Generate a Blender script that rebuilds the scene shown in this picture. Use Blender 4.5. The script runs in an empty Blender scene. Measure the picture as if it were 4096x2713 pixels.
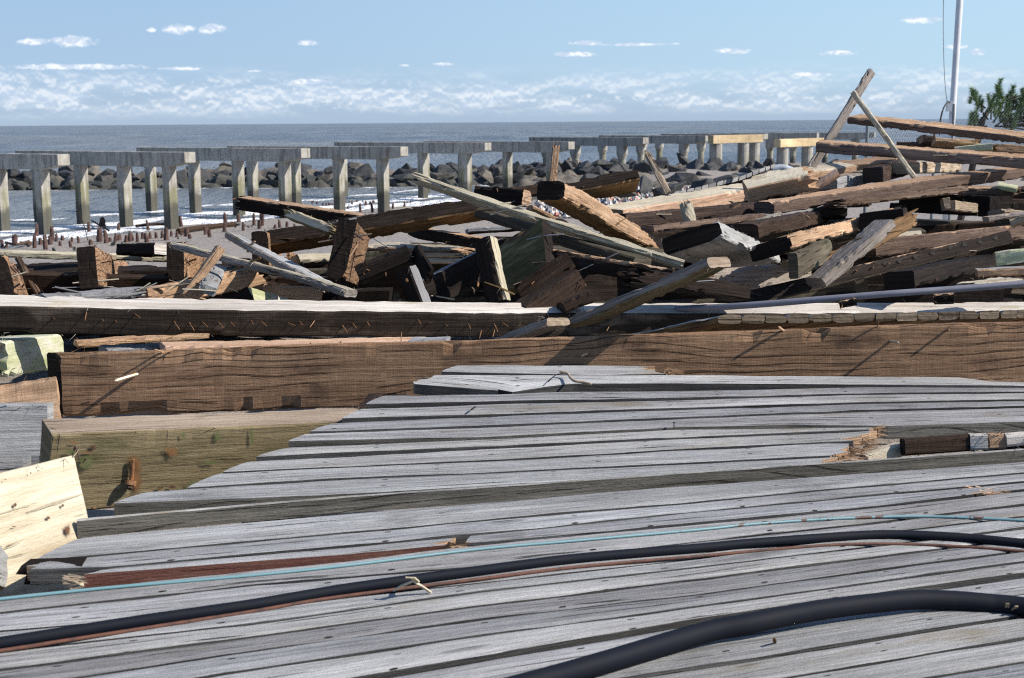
import bpy, math, random
import numpy as np
from mathutils import Vector, noise
random.seed(7); rng=np.random.default_rng(7)
sc=bpy.context.scene; COL=sc.collection
# ------------------------------------------------------------------ camera
F=5627.; CX,CY=2048.,1356.5                     # lens in pixels of the 4096 wide photograph
PIT,ROL,EYE=math.radians(8.78),math.radians(.42),3.5
C0=np.array([0,0,EYE])
cf=np.array([0,math.cos(PIT),-math.sin(PIT)]); _u=np.array([0,math.sin(PIT),math.cos(PIT)]); _r=np.array([1.,0,0])
cr=math.cos(ROL)*_r-math.sin(ROL)*_u; cu=math.cos(ROL)*_u+math.sin(ROL)*_r
def un(x,y,d): return C0+d*(cf+(x-CX)/F*cr-(y-CY)/F*cu)
def onz(x,y,z):
    v=cf+(x-CX)/F*cr-(y-CY)/F*cu; return C0+v*((z-EYE)/v[2])
cam=bpy.data.cameras.new('camera'); co=bpy.data.objects.new('camera',cam); COL.objects.link(co)
from mathutils import Matrix
M=Matrix(((cr[0],cu[0],-cf[0],0),(cr[1],cu[1],-cf[1],0),(cr[2],cu[2],-cf[2],EYE),(0,0,0,1))); co.matrix_world=M
cam.sensor_width=36; cam.lens=36*F/4096; cam.clip_start=.05; cam.clip_end=60000
cam.dof.use_dof=True; cam.dof.focus_distance=7.2; cam.dof.aperture_fstop=8.0
sc.camera=co
sc.render.engine='CYCLES'; sc.cycles.use_denoising=False; sc.cycles.filter_width=1.15; sc.cycles.max_bounces=6; sc.cycles.sample_clamp_indirect=3; sc.cycles.sample_clamp_direct=12
# ------------------------------------------------------------------ light
SUN_EL=math.radians(37); SUN_AZ=math.radians(99)      # azimuth from +Y (seawards) towards +X (right)
sd=Vector((math.cos(SUN_EL)*math.sin(SUN_AZ),math.cos(SUN_EL)*math.cos(SUN_AZ),math.sin(SUN_EL)))
sl=bpy.data.lights.new('sun','SUN'); sl.energy=4.2; sl.angle=math.radians(.5); sl.color=(1,.93,.83)
so=bpy.data.objects.new('sun',sl); so.rotation_euler=sd.to_track_quat('Z','Y').to_euler(); so.location=(20,5,20); COL.objects.link(so)
sc.view_settings.view_transform='Standard'; sc.view_settings.look='None'; sc.view_settings.exposure=EXPO=0.76; sc.view_settings.gamma=1
w=bpy.data.worlds.new('World'); sc.world=w; w.use_nodes=True
class G:
    """tiny node-graph helper"""
    def __init__(s,t): s.t=t; s.n=t.nodes; s.l=t.links
    def node(s,ty,**k):
        n=s.n.new(ty)
        for a,b in k.items(): setattr(n,a,b)
        return n
    def put(s,sock,v):
        if hasattr(v,'is_output'): s.l.new(v,sock)
        elif isinstance(v,(tuple,list)) and sock.type=='RGBA' and len(v)==3: sock.default_value=(*v,1)
        else: sock.default_value=v
    def m(s,op,a,b=0.,c=0.,clamp=False):
        n=s.node('ShaderNodeMath',operation=op,use_clamp=clamp)
        s.put(n.inputs[0],a); s.put(n.inputs[1],b); s.put(n.inputs[2],c); return n.outputs[0]
    def comb(s,x,y,z):
        n=s.node('ShaderNodeCombineXYZ'); [s.put(n.inputs[i],v) for i,v in enumerate((x,y,z))]; return n.outputs[0]
    def noise(s,vec,scale=1.,detail=4.,rough=.55,dist=0.,out=0):
        n=s.node('ShaderNodeTexNoise'); s.put(n.inputs['Vector'],vec); s.put(n.inputs['Scale'],scale)
        s.put(n.inputs['Detail'],detail); s.put(n.inputs['Roughness'],rough); s.put(n.inputs['Distortion'],dist); return n.outputs[out]
    def ss(s,v,a,b,c=0.,d=1.):
        n=s.node('ShaderNodeMapRange',interpolation_type='SMOOTHSTEP'); s.put(n.inputs[0],v)
        for i,x in enumerate((a,b,c,d)): s.put(n.inputs[i+1],x)
        return n.outputs[0]
    def mix(s,f,a,b,bt='MIX'):
        n=s.node('ShaderNodeMix',data_type='RGBA',blend_type=bt,clamp_factor=True); s.put(n.inputs[0],f); s.put(n.inputs[6],a); s.put(n.inputs[7],b); return n.outputs[2]
    def ramp(s,f,st):
        n=s.node('ShaderNodeValToRGB'); s.put(n.inputs[0],f); e=n.color_ramp.elements
        while len(e)<len(st): e.new(.5)
        for k,(p,c) in enumerate(st): e[k].position=p; e[k].color=(*c,1)
        return n.outputs[0]
g=G(w.node_tree); g.n.clear()
tc=g.node('ShaderNodeTexCoord'); sp=g.node('ShaderNodeSeparateXYZ'); g.l.new(tc.outputs['Generated'],sp.inputs[0])
X,Y,Z=sp.outputs; DEG=57.2958
el=g.m('MULTIPLY',g.m('ARCSINE',Z),DEG); az=g.m('MULTIPLY',g.m('ARCTAN2',X,Y),DEG)
sky=g.node('ShaderNodeTexSky',sky_type='NISHITA',sun_disc=False,sun_elevation=SUN_EL,sun_rotation=SUN_AZ,altitude=0,air_density=1.0,dust_density=.4,ozone_density=2.2)
skyc=g.mix(1.,sky.outputs[0],(.86,.92,1.0),'MULTIPLY')
hor=g.mix(g.ss(az,-22,24),(2.05,3.05,4.5),(2.85,4.15,5.35)); low=g.mix(g.ss(el,0.,2.2),(2.2,3.05,4.25),hor)     # clear maritime air low over the sea
skyc=g.mix(g.ss(el,16.,5.,0.,.85),skyc,low)
P=g.comb(az,g.m('MULTIPLY',el,1.45),3.3)
n1=g.noise(P,2.3,5,.52,.1); n2=g.noise(g.comb(az,g.m('MULTIPLY',el,4.5),9.),.33,3,.5)
# low bank of small cumulus just over the sea
top=g.m('MULTIPLY_ADD',az,-.026,1.62)
bank=g.m('MULTIPLY',g.ss(el,.25,.75),g.ss(g.m('SUBTRACT',top,el),-.25,.55))
thr=g.m('MULTIPLY_ADD',g.m('SUBTRACT',n2,.5),-.8,.43)
bank=g.m('MULTIPLY',bank,g.ss(g.m('SUBTRACT',n1,thr),-.05,.22))
veil=g.m('MULTIPLY',g.m('MULTIPLY',g.ss(el,.1,.7),g.ss(el,2.4,1.1)),.62)
fac=g.m('MAXIMUM',g.m('MULTIPLY',bank,.62),g.m('MULTIPLY',veil,g.ss(n2,.35,.65)))
# single fair weather clouds: azimuth, elevation, half width, half height (degrees)
CL=[(-18.3,3.12,.75,.15),(-17.0,3.14,.95,.22),(-13.0,3.63,.62,.19),(-11.7,3.67,.55,.2),(-14.0,3.6,.2,.09),(-8.0,3.15,.45,.12),(-17.0,2.2,2.9,.12),(-13.0,2.14,1.0,.08),(-2.7,2.3,.4,.08),
 (-8.1,1.63,.85,.13),(2.6,2.65,1.0,.11),(3.0,3.08,.6,.1),(5.1,3.0,1.65,.06),(8.8,2.7,.8,.12),(12.9,2.55,.75,.11),(15.9,3.72,.8,.14),(17.3,2.7,.5,.08),(18.05,2.5,.35,.14),(-10.1,2.05,.3,.06),(-4.2,2.25,.25,.05),(11.9,1.75,.9,.08),(-20.5,1.9,1.2,.13)]
n3=g.noise(P,2.6,5,.6,.3)
for a,e,wd,ht in CL:
    dx=g.m('DIVIDE',g.m('SUBTRACT',az,a),wd); dy=g.m('DIVIDE',g.m('SUBTRACT',el,e),ht)
    r2=g.m('ADD',g.m('MULTIPLY',dx,dx),g.m('MULTIPLY',dy,dy))
    fac=g.m('MAXIMUM',fac,g.ss(g.m('MULTIPLY_ADD',g.m('SUBTRACT',n3,.5),-3.0,r2),1.25,.1,0.,.95))
n1b=g.noise(g.comb(az,g.m('MULTIPLY_ADD',el,1.45,.2),3.3),2.3,5,.52,.1)
cc=g.mix(g.ss(g.m('SUBTRACT',n1,n1b),-.10,.12),(3.7,4.4,5.4),(5.9,6.15,6.45))
skyc=g.mix(fac,skyc,cc)
bg=g.node('ShaderNodeBackground'); g.l.new(skyc,bg.inputs[0]); bg.inputs[1].default_value=.1
ow=g.node('ShaderNodeOutputWorld'); g.l.new(bg.outputs[0],ow.inputs[0])
# ------------------------------------------------------------------ materials
def material(name):
    m=bpy.data.materials.new(name); m.use_nodes=True; q=G(m.node_tree); q.n.clear()
    b=q.node('ShaderNodeBsdfPrincipled'); o=q.node('ShaderNodeOutputMaterial'); q.l.new(b.outputs[0],o.inputs[0])
    return m,q,b
def uvn(q):
    n=q.node('ShaderNodeUVMap'); s=q.node('ShaderNodeSeparateXYZ'); q.l.new(n.outputs[0],s.inputs[0]); return s.outputs[0],s.outputs[1]
def bump(q,b,h,dist,st=1.):
    n=q.node('ShaderNodeBump'); n.inputs['Strength'].default_value=st; n.inputs['Distance'].default_value=dist
    q.put(n.inputs['Height'],h); q.l.new(n.outputs[0],b.inputs['Normal'])
def wood(name,dark,mid,light,fib=70.,crack=.5,saw=0.,rings=0.,stain=None,stainamt=.5,nails=False,rough=.85,bd=.004,knots=.0):
    m,q,b=material(name); u,v=uvn(q)
    oi=q.node('ShaderNodeObjectInfo'); rd=q.m('MULTIPLY',oi.outputs['Random'],37.)
    wob=q.m('MULTIPLY',q.m('SUBTRACT',q.noise(q.comb(q.m('MULTIPLY',u,.9),q.m('MULTIPLY',v,3.),rd),1.,3),.5),.05)
    vv=q.m('ADD',v,wob)
    f1=q.noise(q.comb(q.m('MULTIPLY',u,2.6),q.m('MULTIPLY',vv,fib),rd),1.,9,.74)
    f3=q.noise(q.comb(q.m('MULTIPLY',u,38.),q.m('MULTIPLY',v,150.),rd),1.,5,.7)
    f2=q.noise(q.comb(q.m('MULTIPLY',u,.7),q.m('MULTIPLY',vv,fib*.16),rd),1.,4,.6)
    fac=q.m('ADD',q.m('ADD',q.m('MULTIPLY',f1,.55),q.m('MULTIPLY',f2,.27)),q.m('MULTIPLY',f3,.13))
    col=q.ramp(fac,[(.36,dark),(.5,mid),(.63,light)])
    ht=q.m('ADD',f1,q.m('MULTIPLY',f3,.45))
    if rings:
        vr=q.m('ADD',v,q.m('MULTIPLY',q.m('SUBTRACT',q.noise(q.comb(q.m('MULTIPLY',u,.8),q.m('MULTIPLY',v,2.2),rd),1.,2.),.5),.28))
        s=q.m('SINE',q.m('MULTIPLY',q.m('ADD',vr,q.m('MULTIPLY',f1,.004)),rings*6.283))
        line=q.m('MULTIPLY',q.ss(q.m('ADD',s,q.m('MULTIPLY',q.m('SUBTRACT',f3,.5),.8)),.74,1.),q.ss(q.noise(q.comb(q.m('MULTIPLY',u,1.6),q.m('MULTIPLY',v,5.),rd),1.,3),.44,.56))
        col=q.mix(q.m('MULTIPLY',line,.6),col,tuple(c*.25 for c in dark)); ht=q.m('SUBTRACT',ht,q.m('MULTIPLY',line,1.2))
    ck=q.ss(q.noise(q.comb(q.m('MULTIPLY',u,2.2),q.m('MULTIPLY',vv,fib*.9),q.m('ADD',rd,5.)),1.,4,.55),.635,.69)
    ck=q.m('MULTIPLY',ck,crack)
    if stain:
        sn=q.noise(q.comb(q.m('MULTIPLY',u,2.2),q.m('MULTIPLY',v,5.),q.m('ADD',rd,11.)),1.,6,.62)
        col=q.mix(q.ss(sn,.62-.25*stainamt,.80-.2*stainamt),col,q.mix(f1,tuple(c*.7 for c in stain),stain))
    tv=q.noise(q.comb(q.m('MULTIPLY',u,.5),q.m('MULTIPLY',v,.8),q.m('ADD',rd,3.)),1.,5,.6)
    col=q.mix(1.,col,q.ramp(tv,[(.3,(.62,.60,.58)),(.7,(1.28,1.27,1.25))]),'MULTIPLY')
    vr_=q.m('MULTIPLY_ADD',oi.outputs['Random'],.34,.80); col=q.mix(1.,col,q.comb(vr_,vr_,q.m('MULTIPLY_ADD',oi.outputs['Random'],.28,.84)),'MULTIPLY')
    if saw:
        sw=q.noise(q.comb(q.m('MULTIPLY',u,170.),q.m('MULTIPLY',v,5.),rd),1.,2)
        col=q.mix(saw,col,q.ramp(sw,[(.35,(.62,.62,.62)),(.65,(1.25,1.25,1.25))]),'MULTIPLY'); ht=q.m('ADD',ht,q.m('MULTIPLY',sw,.6*saw))
    if knots:
        vo=q.node('ShaderNodeTexVoronoi'); vo.inputs['Scale'].default_value=1.; q.put(vo.inputs['Vector'],q.comb(q.m('MULTIPLY',u,1.1),q.m('MULTIPLY',v,5.5),rd))
        k=q.ss(vo.outputs['Distance'],.085,.05); col=q.mix(q.m('MULTIPLY',k,knots),col,tuple(c*.35 for c in dark))
    col=q.mix(ck,col,tuple(c*.18 for c in dark)); ht=q.m('SUBTRACT',ht,q.m('MULTIPLY',ck,1.3))
    if nails:
        a=q.m('ABSOLUTE',q.m('SUBTRACT',q.m('FRACT',q.m('ADD',q.m('DIVIDE',u,.61),q.m('MULTIPLY',rd,.004))),.5)); a=q.m('MULTIPLY',a,.61/2.6)
        bb=q.m('ABSOLUTE',q.m('SUBTRACT',q.m('ABSOLUTE',q.m('SUBTRACT',v,.068)),.036))
        r=q.m('SQRT',q.m('ADD',q.m('MULTIPLY',a,a),q.m('MULTIPLY',bb,bb))); nk=q.m('MULTIPLY',q.ss(r,.0048,.003),q.ss(q.noise(q.comb(q.m('MULTIPLY',u,1.3),q.m('MULTIPLY',v,9.),rd),1.,2),.34,.5))
        col=q.mix(nk,col,(.03,.022,.018)); ht=q.m('SUBTRACT',ht,q.m('MULTIPLY',nk,1.5))
    q.l.new(col,b.inputs['Base Color']); b.inputs['Roughness'].default_value=rough; b.inputs['Specular IOR Level'].default_value=.15
    bump(q,b,ht,bd*1.8,1.); return m
WD={
 'gry':wood('weathered_grey',(.17,.17,.172),(.30,.305,.31),(.44,.45,.46),crack=.8,stain=(.30,.26,.20),stainamt=.25),
 'deck':wood('deck_grey',(.15,.154,.16),(.338,.346,.356),(.51,.52,.53),fib=85,crack=.9,stain=(.19,.192,.2),stainamt=.34,nails=True,knots=.45,bd=.005),
 'deck2':wood('deck_grey_warm',(.17,.17,.168),(.36,.363,.365),(.54,.54,.54),fib=70,crack=.9,stain=(.30,.265,.21),stainamt=.28,nails=True,knots=.4,bd=.005),
 'crf':wood('nailed_dark_face',(.012,.009,.007),(.035,.027,.021),(.10,.08,.062),crack=.4,saw=.5,stain=(.17,.14,.115),stainamt=.42,bd=.004),  # mottled dark wood; the shadow on this beam face is in the tone
 'deckr':wood('deck_side',(.055,.052,.046),(.13,.125,.11),(.22,.212,.19),crack=.5,rings=22),
 'deckd':wood('deck_gap_shade',(.025,.025,.026),(.06,.06,.06),(.12,.12,.118),crack=.5),  # darker copy of the side wood, gap shade put into the colour
 'redside':wood('red_stained_side',(.07,.03,.024),(.13,.058,.046),(.20,.11,.085),crack=.4,stain=(.22,.16,.12),stainamt=.3),
 'brn':wood('sawn_brown',(.17,.095,.052),(.35,.215,.125),(.53,.36,.225),crack=.6,saw=.26,rings=26,stain=(.12,.075,.05),stainamt=.35,bd=.006),
 'cre':wood('dark_creosote',(.007,.005,.004),(.018,.012,.0095),(.05,.037,.028),crack=.5,stain=(.07,.06,.05),stainamt=.15,bd=.005),  # creosoted wood, darkened further for shaded faces and gaps in the pile
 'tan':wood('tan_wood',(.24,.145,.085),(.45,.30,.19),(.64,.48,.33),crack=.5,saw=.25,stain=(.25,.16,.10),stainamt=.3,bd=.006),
 'gtn':wood('grey_tan',(.20,.15,.105),(.36,.285,.21),(.50,.43,.33),crack=.6,stain=(.2,.16,.12),stainamt=.3),
 'wht':wood('bleached_top',(.40,.35,.30),(.62,.58,.52),(.78,.75,.70),crack=.55,stain=(.50,.46,.30),stainamt=.25,bd=.003),  # whitish wood with the brightness of sunlit faces put into its tone
 'crm':wood('cream_wood',(.38,.325,.23),(.53,.475,.365),(.66,.615,.51),fib=40,crack=.35,stain=(.45,.33,.2),stainamt=.25),
 'grn':wood('pale_green',(.26,.235,.17),(.45,.41,.31),(.63,.58,.46),crack=.7,stain=(.24,.25,.17),stainamt=.3),
 'gwh':wood('green_white',(.30,.35,.16),(.52,.54,.34),(.72,.71,.58),fib=26,crack=.3,stain=(.72,.68,.58),stainamt=.6),
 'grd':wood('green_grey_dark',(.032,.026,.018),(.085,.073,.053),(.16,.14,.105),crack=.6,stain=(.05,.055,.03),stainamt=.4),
 'grs':wood('green_striped',(.04,.032,.012),(.14,.115,.05),(.36,.31,.18),fib=22,crack=.5,stain=(.12,.07,.04),stainamt=.4),
 'olv':wood('olive_stained',(.10,.078,.040),(.225,.18,.10),(.34,.285,.18),crack=.5,stain=(.09,.10,.04),stainamt=.4,knots=.8),
 'ora':wood('golden_under',(.085,.05,.024),(.20,.122,.06),(.33,.215,.11),crack=.6,stain=(.10,.05,.025),stainamt=.4),
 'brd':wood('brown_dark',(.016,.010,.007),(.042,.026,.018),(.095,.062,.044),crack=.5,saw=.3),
 'rdb':wood('red_brown',(.058,.038,.028),(.145,.10,.075),(.27,.205,.16),crack=.5,stain=(.09,.055,.045),stainamt=.4),
 'prb':wood('grey_brown',(.09,.066,.055),(.19,.145,.125),(.30,.245,.215),crack=.4,stain=(.09,.07,.06),stainamt=.4),
 'pur':wood('purple_brown',(.019,.012,.010),(.05,.033,.027),(.125,.085,.068),crack=.5,stain=(.25,.15,.11),stainamt=.12),
 'pnk':wood('pinkish',(.36,.21,.14),(.55,.38,.27),(.70,.55,.43),crack=.5,saw=.15),
 'wgr':wood('warm_grey',(.15,.125,.10),(.29,.255,.225),(.43,.39,.355),crack=.75,stain=(.20,.17,.10),stainamt=.3),
}
def soften(m,s):
    [n for n in m.node_tree.nodes if n.type=='BSDF_PRINCIPLED'][0].inputs['Specular IOR Level'].default_value=s; return m
def plain(name,c,rough=.6,metal=0.,var=.3,sc_=8.,bmp=.002,c2=None,cut=(.4,.7)):
    m,q,b=material(name); t=q.node('ShaderNodeTexCoord').outputs['Object']
    n=q.noise(t,sc_,6,.65); c2=c2 or tuple(x*(1-var) for x in c)
    q.l.new(q.mix(q.ss(n,*cut),c,c2),b.inputs['Base Color']); b.inputs['Roughness'].default_value=rough; b.inputs['Metallic'].default_value=metal
    if bmp: bump(q,b,n,bmp,.6)
    return m
NAIL=plain('rusty_nail',(.30,.15,.06),.6,.2,c2=(.12,.05,.025),sc_=60)
STEEL=plain('bright_spike',(.55,.50,.42),.4,.5,c2=(.45,.25,.06),sc_=25)
RUST=plain('rusted_iron',(.085,.042,.032),.85,0,c2=(.03,.02,.017),sc_=14,bmp=.01)
BLACK=plain('black_cable',(.006,.008,.014),.7,0,c2=(.008,.009,.013),sc_=12,bmp=.0006)
soften(BLACK,.12)
RODM=plain('rust_rod',(.11,.042,.025),.8,0,c2=(.04,.02,.016),sc_=25)
# ------------------------------------------------------------------ mesh helpers
def obj(name,V,Fc,mats,mi=None,uv=None,parent=None,label=None,cat=None,group=None,kind=None,smooth=False):
    V=np.asarray(V,float).reshape(-1,3)
    if parent is None: o0=(V.min(0)+V.max(0))/2; o0[2]=V[:,2].min()
    else: o0=np.array(parent['_o'])
    me=bpy.data.meshes.new(name); me.from_pydata((V-o0).tolist(),[],[tuple(f) for f in Fc])
    for m in mats: me.materials.append(m)
    if mi is not None: me.polygons.foreach_set('material_index',list(mi))
    if uv is not None:
        l=me.uv_layers.new(name='UVMap'); l.data.foreach_set('uv',np.asarray(uv,float).ravel())
    if smooth: me.polygons.foreach_set('use_smooth',[True]*len(me.polygons))
    me.update(); o=bpy.data.objects.new(name,me); COL.objects.link(o)
    if parent is None: o.location=o0.tolist()
    else: o.parent=parent
    o['_o']=o0.tolist()
    if label: o['label']=label
    if cat: o['category']=cat
    if group: o['group']=group
    if kind: o['kind']=kind
    return o
def empty(name,loc,label,cat,group=None):
    o=bpy.data.objects.new(name,None); COL.objects.link(o); o.location=list(map(float,loc)); o['_o']=list(map(float,loc)); o['label']=label; o['category']=cat
    if group: o['group']=group
    return o
def nz(x,y,z): return noise.noise((x,y,z))
def beam(Lp,ex,ey,ez,mats,bend=0.,skew=(0,0),broken='',rough=1.,seed=0,rnd=0,slivers=18,endw=0.,seg=.035):
    """rough sawn timber as lattice. Lp: centre of left end; ex: full length vector; ey,ez: width, height vectors"""
    Lp,ex,ey,ez=[np.asarray(a,float) for a in (Lp,ex,ey,ez)]
    L=np.linalg.norm(ex); W=np.linalg.norm(ey); H=np.linalg.norm(ez); ux=ex/L; uy=ey/W; uz=ez/H
    N=int(min(150,max(6,L/seg))); c=min(.007,W*.15,H*.15)*(1+rough*.3)
    k=6; ring=[]            # (y,z,face,perimeter v)
    yy=np.linspace(-W/2+c,W/2-c,k); zz=np.linspace(-H/2+c,H/2-c,k); v=0.
    if rnd:
        for i in range(24):
            a=2*math.pi*i/24; ring.append((-math.cos(a)*W/2,math.sin(a)*H/2,'FTBD'[int(((i+3)%24)/6)],i/24*(W+H)*1.6))
    else:
        for z in zz: ring.append((-W/2,z,'F',z+H/2))
        for y in yy: ring.append((y,H/2,'T',H+y+W/2))
        for z in zz[::-1]: ring.append((W/2,z,'B',H+W+H/2-z))
        for y in yy[::-1]: ring.append((y,-H/2,'D',2*H+W+W/2-y))
    R=len(ring); per=ring[-1][3]+c; s=seed*7.31
    X=np.linspace(0,L,N+1)
    def off(x,y,z,end):
        sx=-1 if end=='L' else 1
        b=skew[0 if end=='L' else 1]*(y/W+.5)
        if end in broken:
            b+=sx*(-.5+1.3*abs(nz(y*38+s,z*60,s))+.7*nz(y*140,z*170+s,3.))*min(.16,L*.25)
        else: b+=sx*.004*rough*nz(y*40+s,z*40,s)
        return b
    V=[];fi=[];mi=[];uv=[]
    mlist=[];
    def mid(fc):
        m=mats.get(fc,mats['*'])
        if m not in mlist: mlist.append(m)
        return mlist.index(m)
    for i,x in enumerate(X):
        t=x/L; bz=bend*4*t*(1-t)
        fl=math.exp(-x/.07); fr=math.exp(-(L-x)/.07)
        for j,(y,z,f,_) in enumerate(ring):
            e=rough*(.0022*nz(x*9+s,y*30,z*30)+.0012*nz(x*45,y*60+s,z*60))
            corner=(abs(abs(y)-W/2)<c*1.2)and(abs(abs(z)-H/2)<c*1.2)
            if corner and not rnd: e-=rough*max(0,.010*(nz(x*5+s*2,y*9,z*9)-.10)+.006*nz(x*30,y*9+s,z*9))*1.6
            d=math.hypot(y/W,z/H)+1e-6
            y2=y+e*(y/W)/d*(2.2 if corner else 1.3); z2=z+e*(z/H)/d*(2.2 if corner else 1.3)
            dx=off(x,y,z,'L')*fl*(1 if x<L*.5 else 0)+off(x,y,z,'R')*fr*(1 if x>=L*.5 else 0)
            wv=.009*rough*nz(x*.9+s,1.,s); wz_=.006*rough*nz(x*1.1+s,4.,s); tw=.05*rough*nz(x*.8+s,8.,s); y2,z2=y2-z2*tw,z2+y2*tw
            V.append(Lp+ux*(x+dx)+uy*(y2+wv)+uz*(z2+bz+wz_))
    for i in range(N):
        for j in range(R):
            a=i*R+j; b=i*R+(j+1)%R
            fi.append((a,b,b+R,a+R)); mi.append(mid(ring[j][2]))
            v0=ring[j][3]; v1=ring[(j+1)%R][3] if j<R-1 else per
            uv+=[(X[i],v0),(X[i],v1),(X[i+1],v1),(X[i+1],v0)]
    for end,base in(('L',0),('R',N*R)):
        prev=[base+j for j in range(R)]; py=[(r[0],r[1]) for r in ring]; me_=mid(end)
        x0=0 if end=='L' else L
        for q in(.72,.4):
            cur=[]
            for (y,z,_,_) in ring:
                cur.append(len(V)); V.append(Lp+ux*(x0+off(x0,y*q,z*q,end))+uy*y*q+uz*z*q)
            cy=[(r[0]*q,r[1]*q) for r in ring]
            for j in range(R):
                jn=(j+1)%R; f=(prev[j],cur[j],cur[jn],prev[jn]); p=(py[j],cy[j],cy[jn],py[jn])
                if end=='R': f=f[::-1];p=p[::-1]
                fi.append(f); mi.append(me_); uv+=[(a*.25,b+3) for a,b in p]
            prev=cur;py=cy
        f=prev if end=='R' else prev[::-1]; p=py if end=='R' else py[::-1]
        fi.append(tuple(f)); mi.append(me_); uv+=[(a*.25,b+3) for a,b in p]
    # frayed fibres along the arrises and ends
    rr=random.Random(seed)
    for _ in range(slivers):
        x=rr.choice([rr.uniform(0,L),rr.uniform(0,L),rr.uniform(0,.03),L-rr.uniform(0,.03)])
        sy,sz=rr.choice([(-1,1),(-1,-1),(-1,1),(1,1)]); t=x/L
        p=Lp+ux*x+uy*(sy*W/2*.98)+uz*(sz*H/2*.98+bend*4*t*(1-t))
        dr=uy*sy*rr.uniform(.1,1)+uz*rr.uniform(-1.,.7)+ux*rr.uniform(-1,1); dr/=np.linalg.norm(dr)
        ln=rr.uniform(.012,.05)*(1 if rr.random()<.8 else 1.7); th=rr.uniform(.0008,.0022); sd_=np.cross(dr,ux+.3*uz); sd_/=np.linalg.norm(sd_)+1e-9; up=np.cross(dr,sd_)
        b=len(V); V+=[p-sd_*th,p+sd_*th,p+up*th*1.4,p+dr*ln+ux*rr.uniform(-.01,.01)]
        for tr in((b,b+1,b+3),(b+1,b+2,b+3),(b+2,b,b+3)): fi.append(tr); mi.append(mid('T')); uv+=[(0,0),(0,.01),(.03,.005)]
    return V,fi,mlist,mi,uv
def mats_of(s):  # per-face woods: weathering, plus sunlit faces paled and shaded ones darkened
    a,*r=s.split(':'); d={'*':WD[a]}
    if r:
        for kv in r[0].split(','): k,v=kv.split('='); d[k]=WD[v]
    return d
CNT=[0]
def T(name,label,Lp,Rp,Z,w_,h_,mats,bend=0.,skew=(0,0),broken='',round=0,group=None,cat='timber',slivers=None,rough=1.3):
    CNT[0]+=1; L=np.array(Lp);R=np.array(Rp); ex=R-L; Z=np.array(Z); Z/=np.linalg.norm(Z); Yv=np.cross(Z,ex/np.linalg.norm(ex))
    ln=np.linalg.norm(ex)
    V,f,ml,mi,uv=beam(L,ex,Yv*w_,Z*h_,mats_of(mats),bend,skew,broken,rough,CNT[0],round,slivers=int(8+ln*12) if slivers is None else slivers)
    o=obj(name,V,f,ml,mi,uv,label=label,cat={'timber_beam':'beam','timber_plank':'plank','timber_joist':'joist','timber_rail':'rail','wood_scrap':'wood scrap','wood_batten':'batten','wooden_post':'post','stripped_log':'log','timber_block':'timber block','timber_slab':'slab'}.get(name,cat),group=group)
    o['_f']=[*(L-Yv*w_/2),*(-Yv)]          # front face: a point and the outward normal
    return o
def tube(pts,r,n=10,closed=False):
    P=np.array(pts,float); V=[];Fc=[]; m=len(P)
    r=np.broadcast_to(r,(m,))
    ref=np.array([0,0,1.])
    for i in range(m):
        t=P[min(i+1,m-1)]-P[max(i-1,0)]; t/=np.linalg.norm(t)+1e-12
        rf=ref if abs(t@ref)<.9 else np.array([1.,0,0]); a=np.cross(t,rf); a/=np.linalg.norm(a); b=np.cross(a,t)
        for j in range(n):
            q=2*math.pi*j/n; V.append(P[i]+r[i]*(math.cos(q)*a+math.sin(q)*b))
    for i in range(m-1):
        for j in range(n): a=i*n+j;b=i*n+(j+1)%n; Fc.append((a,a+n,b+n,b))
    Fc.append(tuple(range(n))); Fc.append(tuple(range(m*n-1,(m-1)*n-1,-1)))
    return V,Fc
def smooth_path(pts,n=80):
    P=np.array(pts,float); out=[]; m=len(P)
    for t in np.linspace(0,m-1-1e-6,n):
        i=int(t); f=t-i; p0=P[max(i-1,0)];p1=P[i];p2=P[i+1];p3=P[min(i+2,m-1)]
        out.append(.5*((2*p1)+(p2-p0)*f+(2*p0-5*p1+4*p2-p3)*f*f+(3*p1-p0-3*p2+p3)*f**3))
    return np.array(out)
def box(c0,ax,ay,az_):
    c0,ax,ay,az_=map(np.asarray,(c0,ax,ay,az_)); V=[c0+i*ax+j*ay+k*az_ for i in(-.5,.5) for j in(-.5,.5) for k in(-.5,.5)]
    return V,[(0,1,3,2),(4,6,7,5),(0,4,5,1),(2,3,7,6),(0,2,6,4),(1,5,7,3)]
def merge(parts):
    V=[];Fc=[]
    for v,f in parts:
        b=len(V); V+=list(v); Fc+=[tuple(i+b for i in q) for q in f]
    return V,Fc
ZT={'P':(0,0,.5779),'1':(0,400,1.742),'2':(1000,500,1.96),'3':(2000,400,1.742),'a':(0,1100,1.6914),'b':(1300,1100,1.6914),'c':(2600,1100,1.583),'d':(0,1700,1.548),'e':(1300,1700,1.548),'f':(2600,1700,1.548),
'g':(3500,200,3.136),'h':(3000,450,3.92),'i':(3500,450,3.92),'j':(3000,800,3.485),'k':(3500,800,3.485),'l':(2400,650,3.92),'m':(1900,900,3.947),'n':(2400,950,3.383),'o':(600,900,3.383),'s':(0,0,1)}
def zc(z,x,y): a,b,s=ZT[z]; return a+x/s,b+y/s
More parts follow.
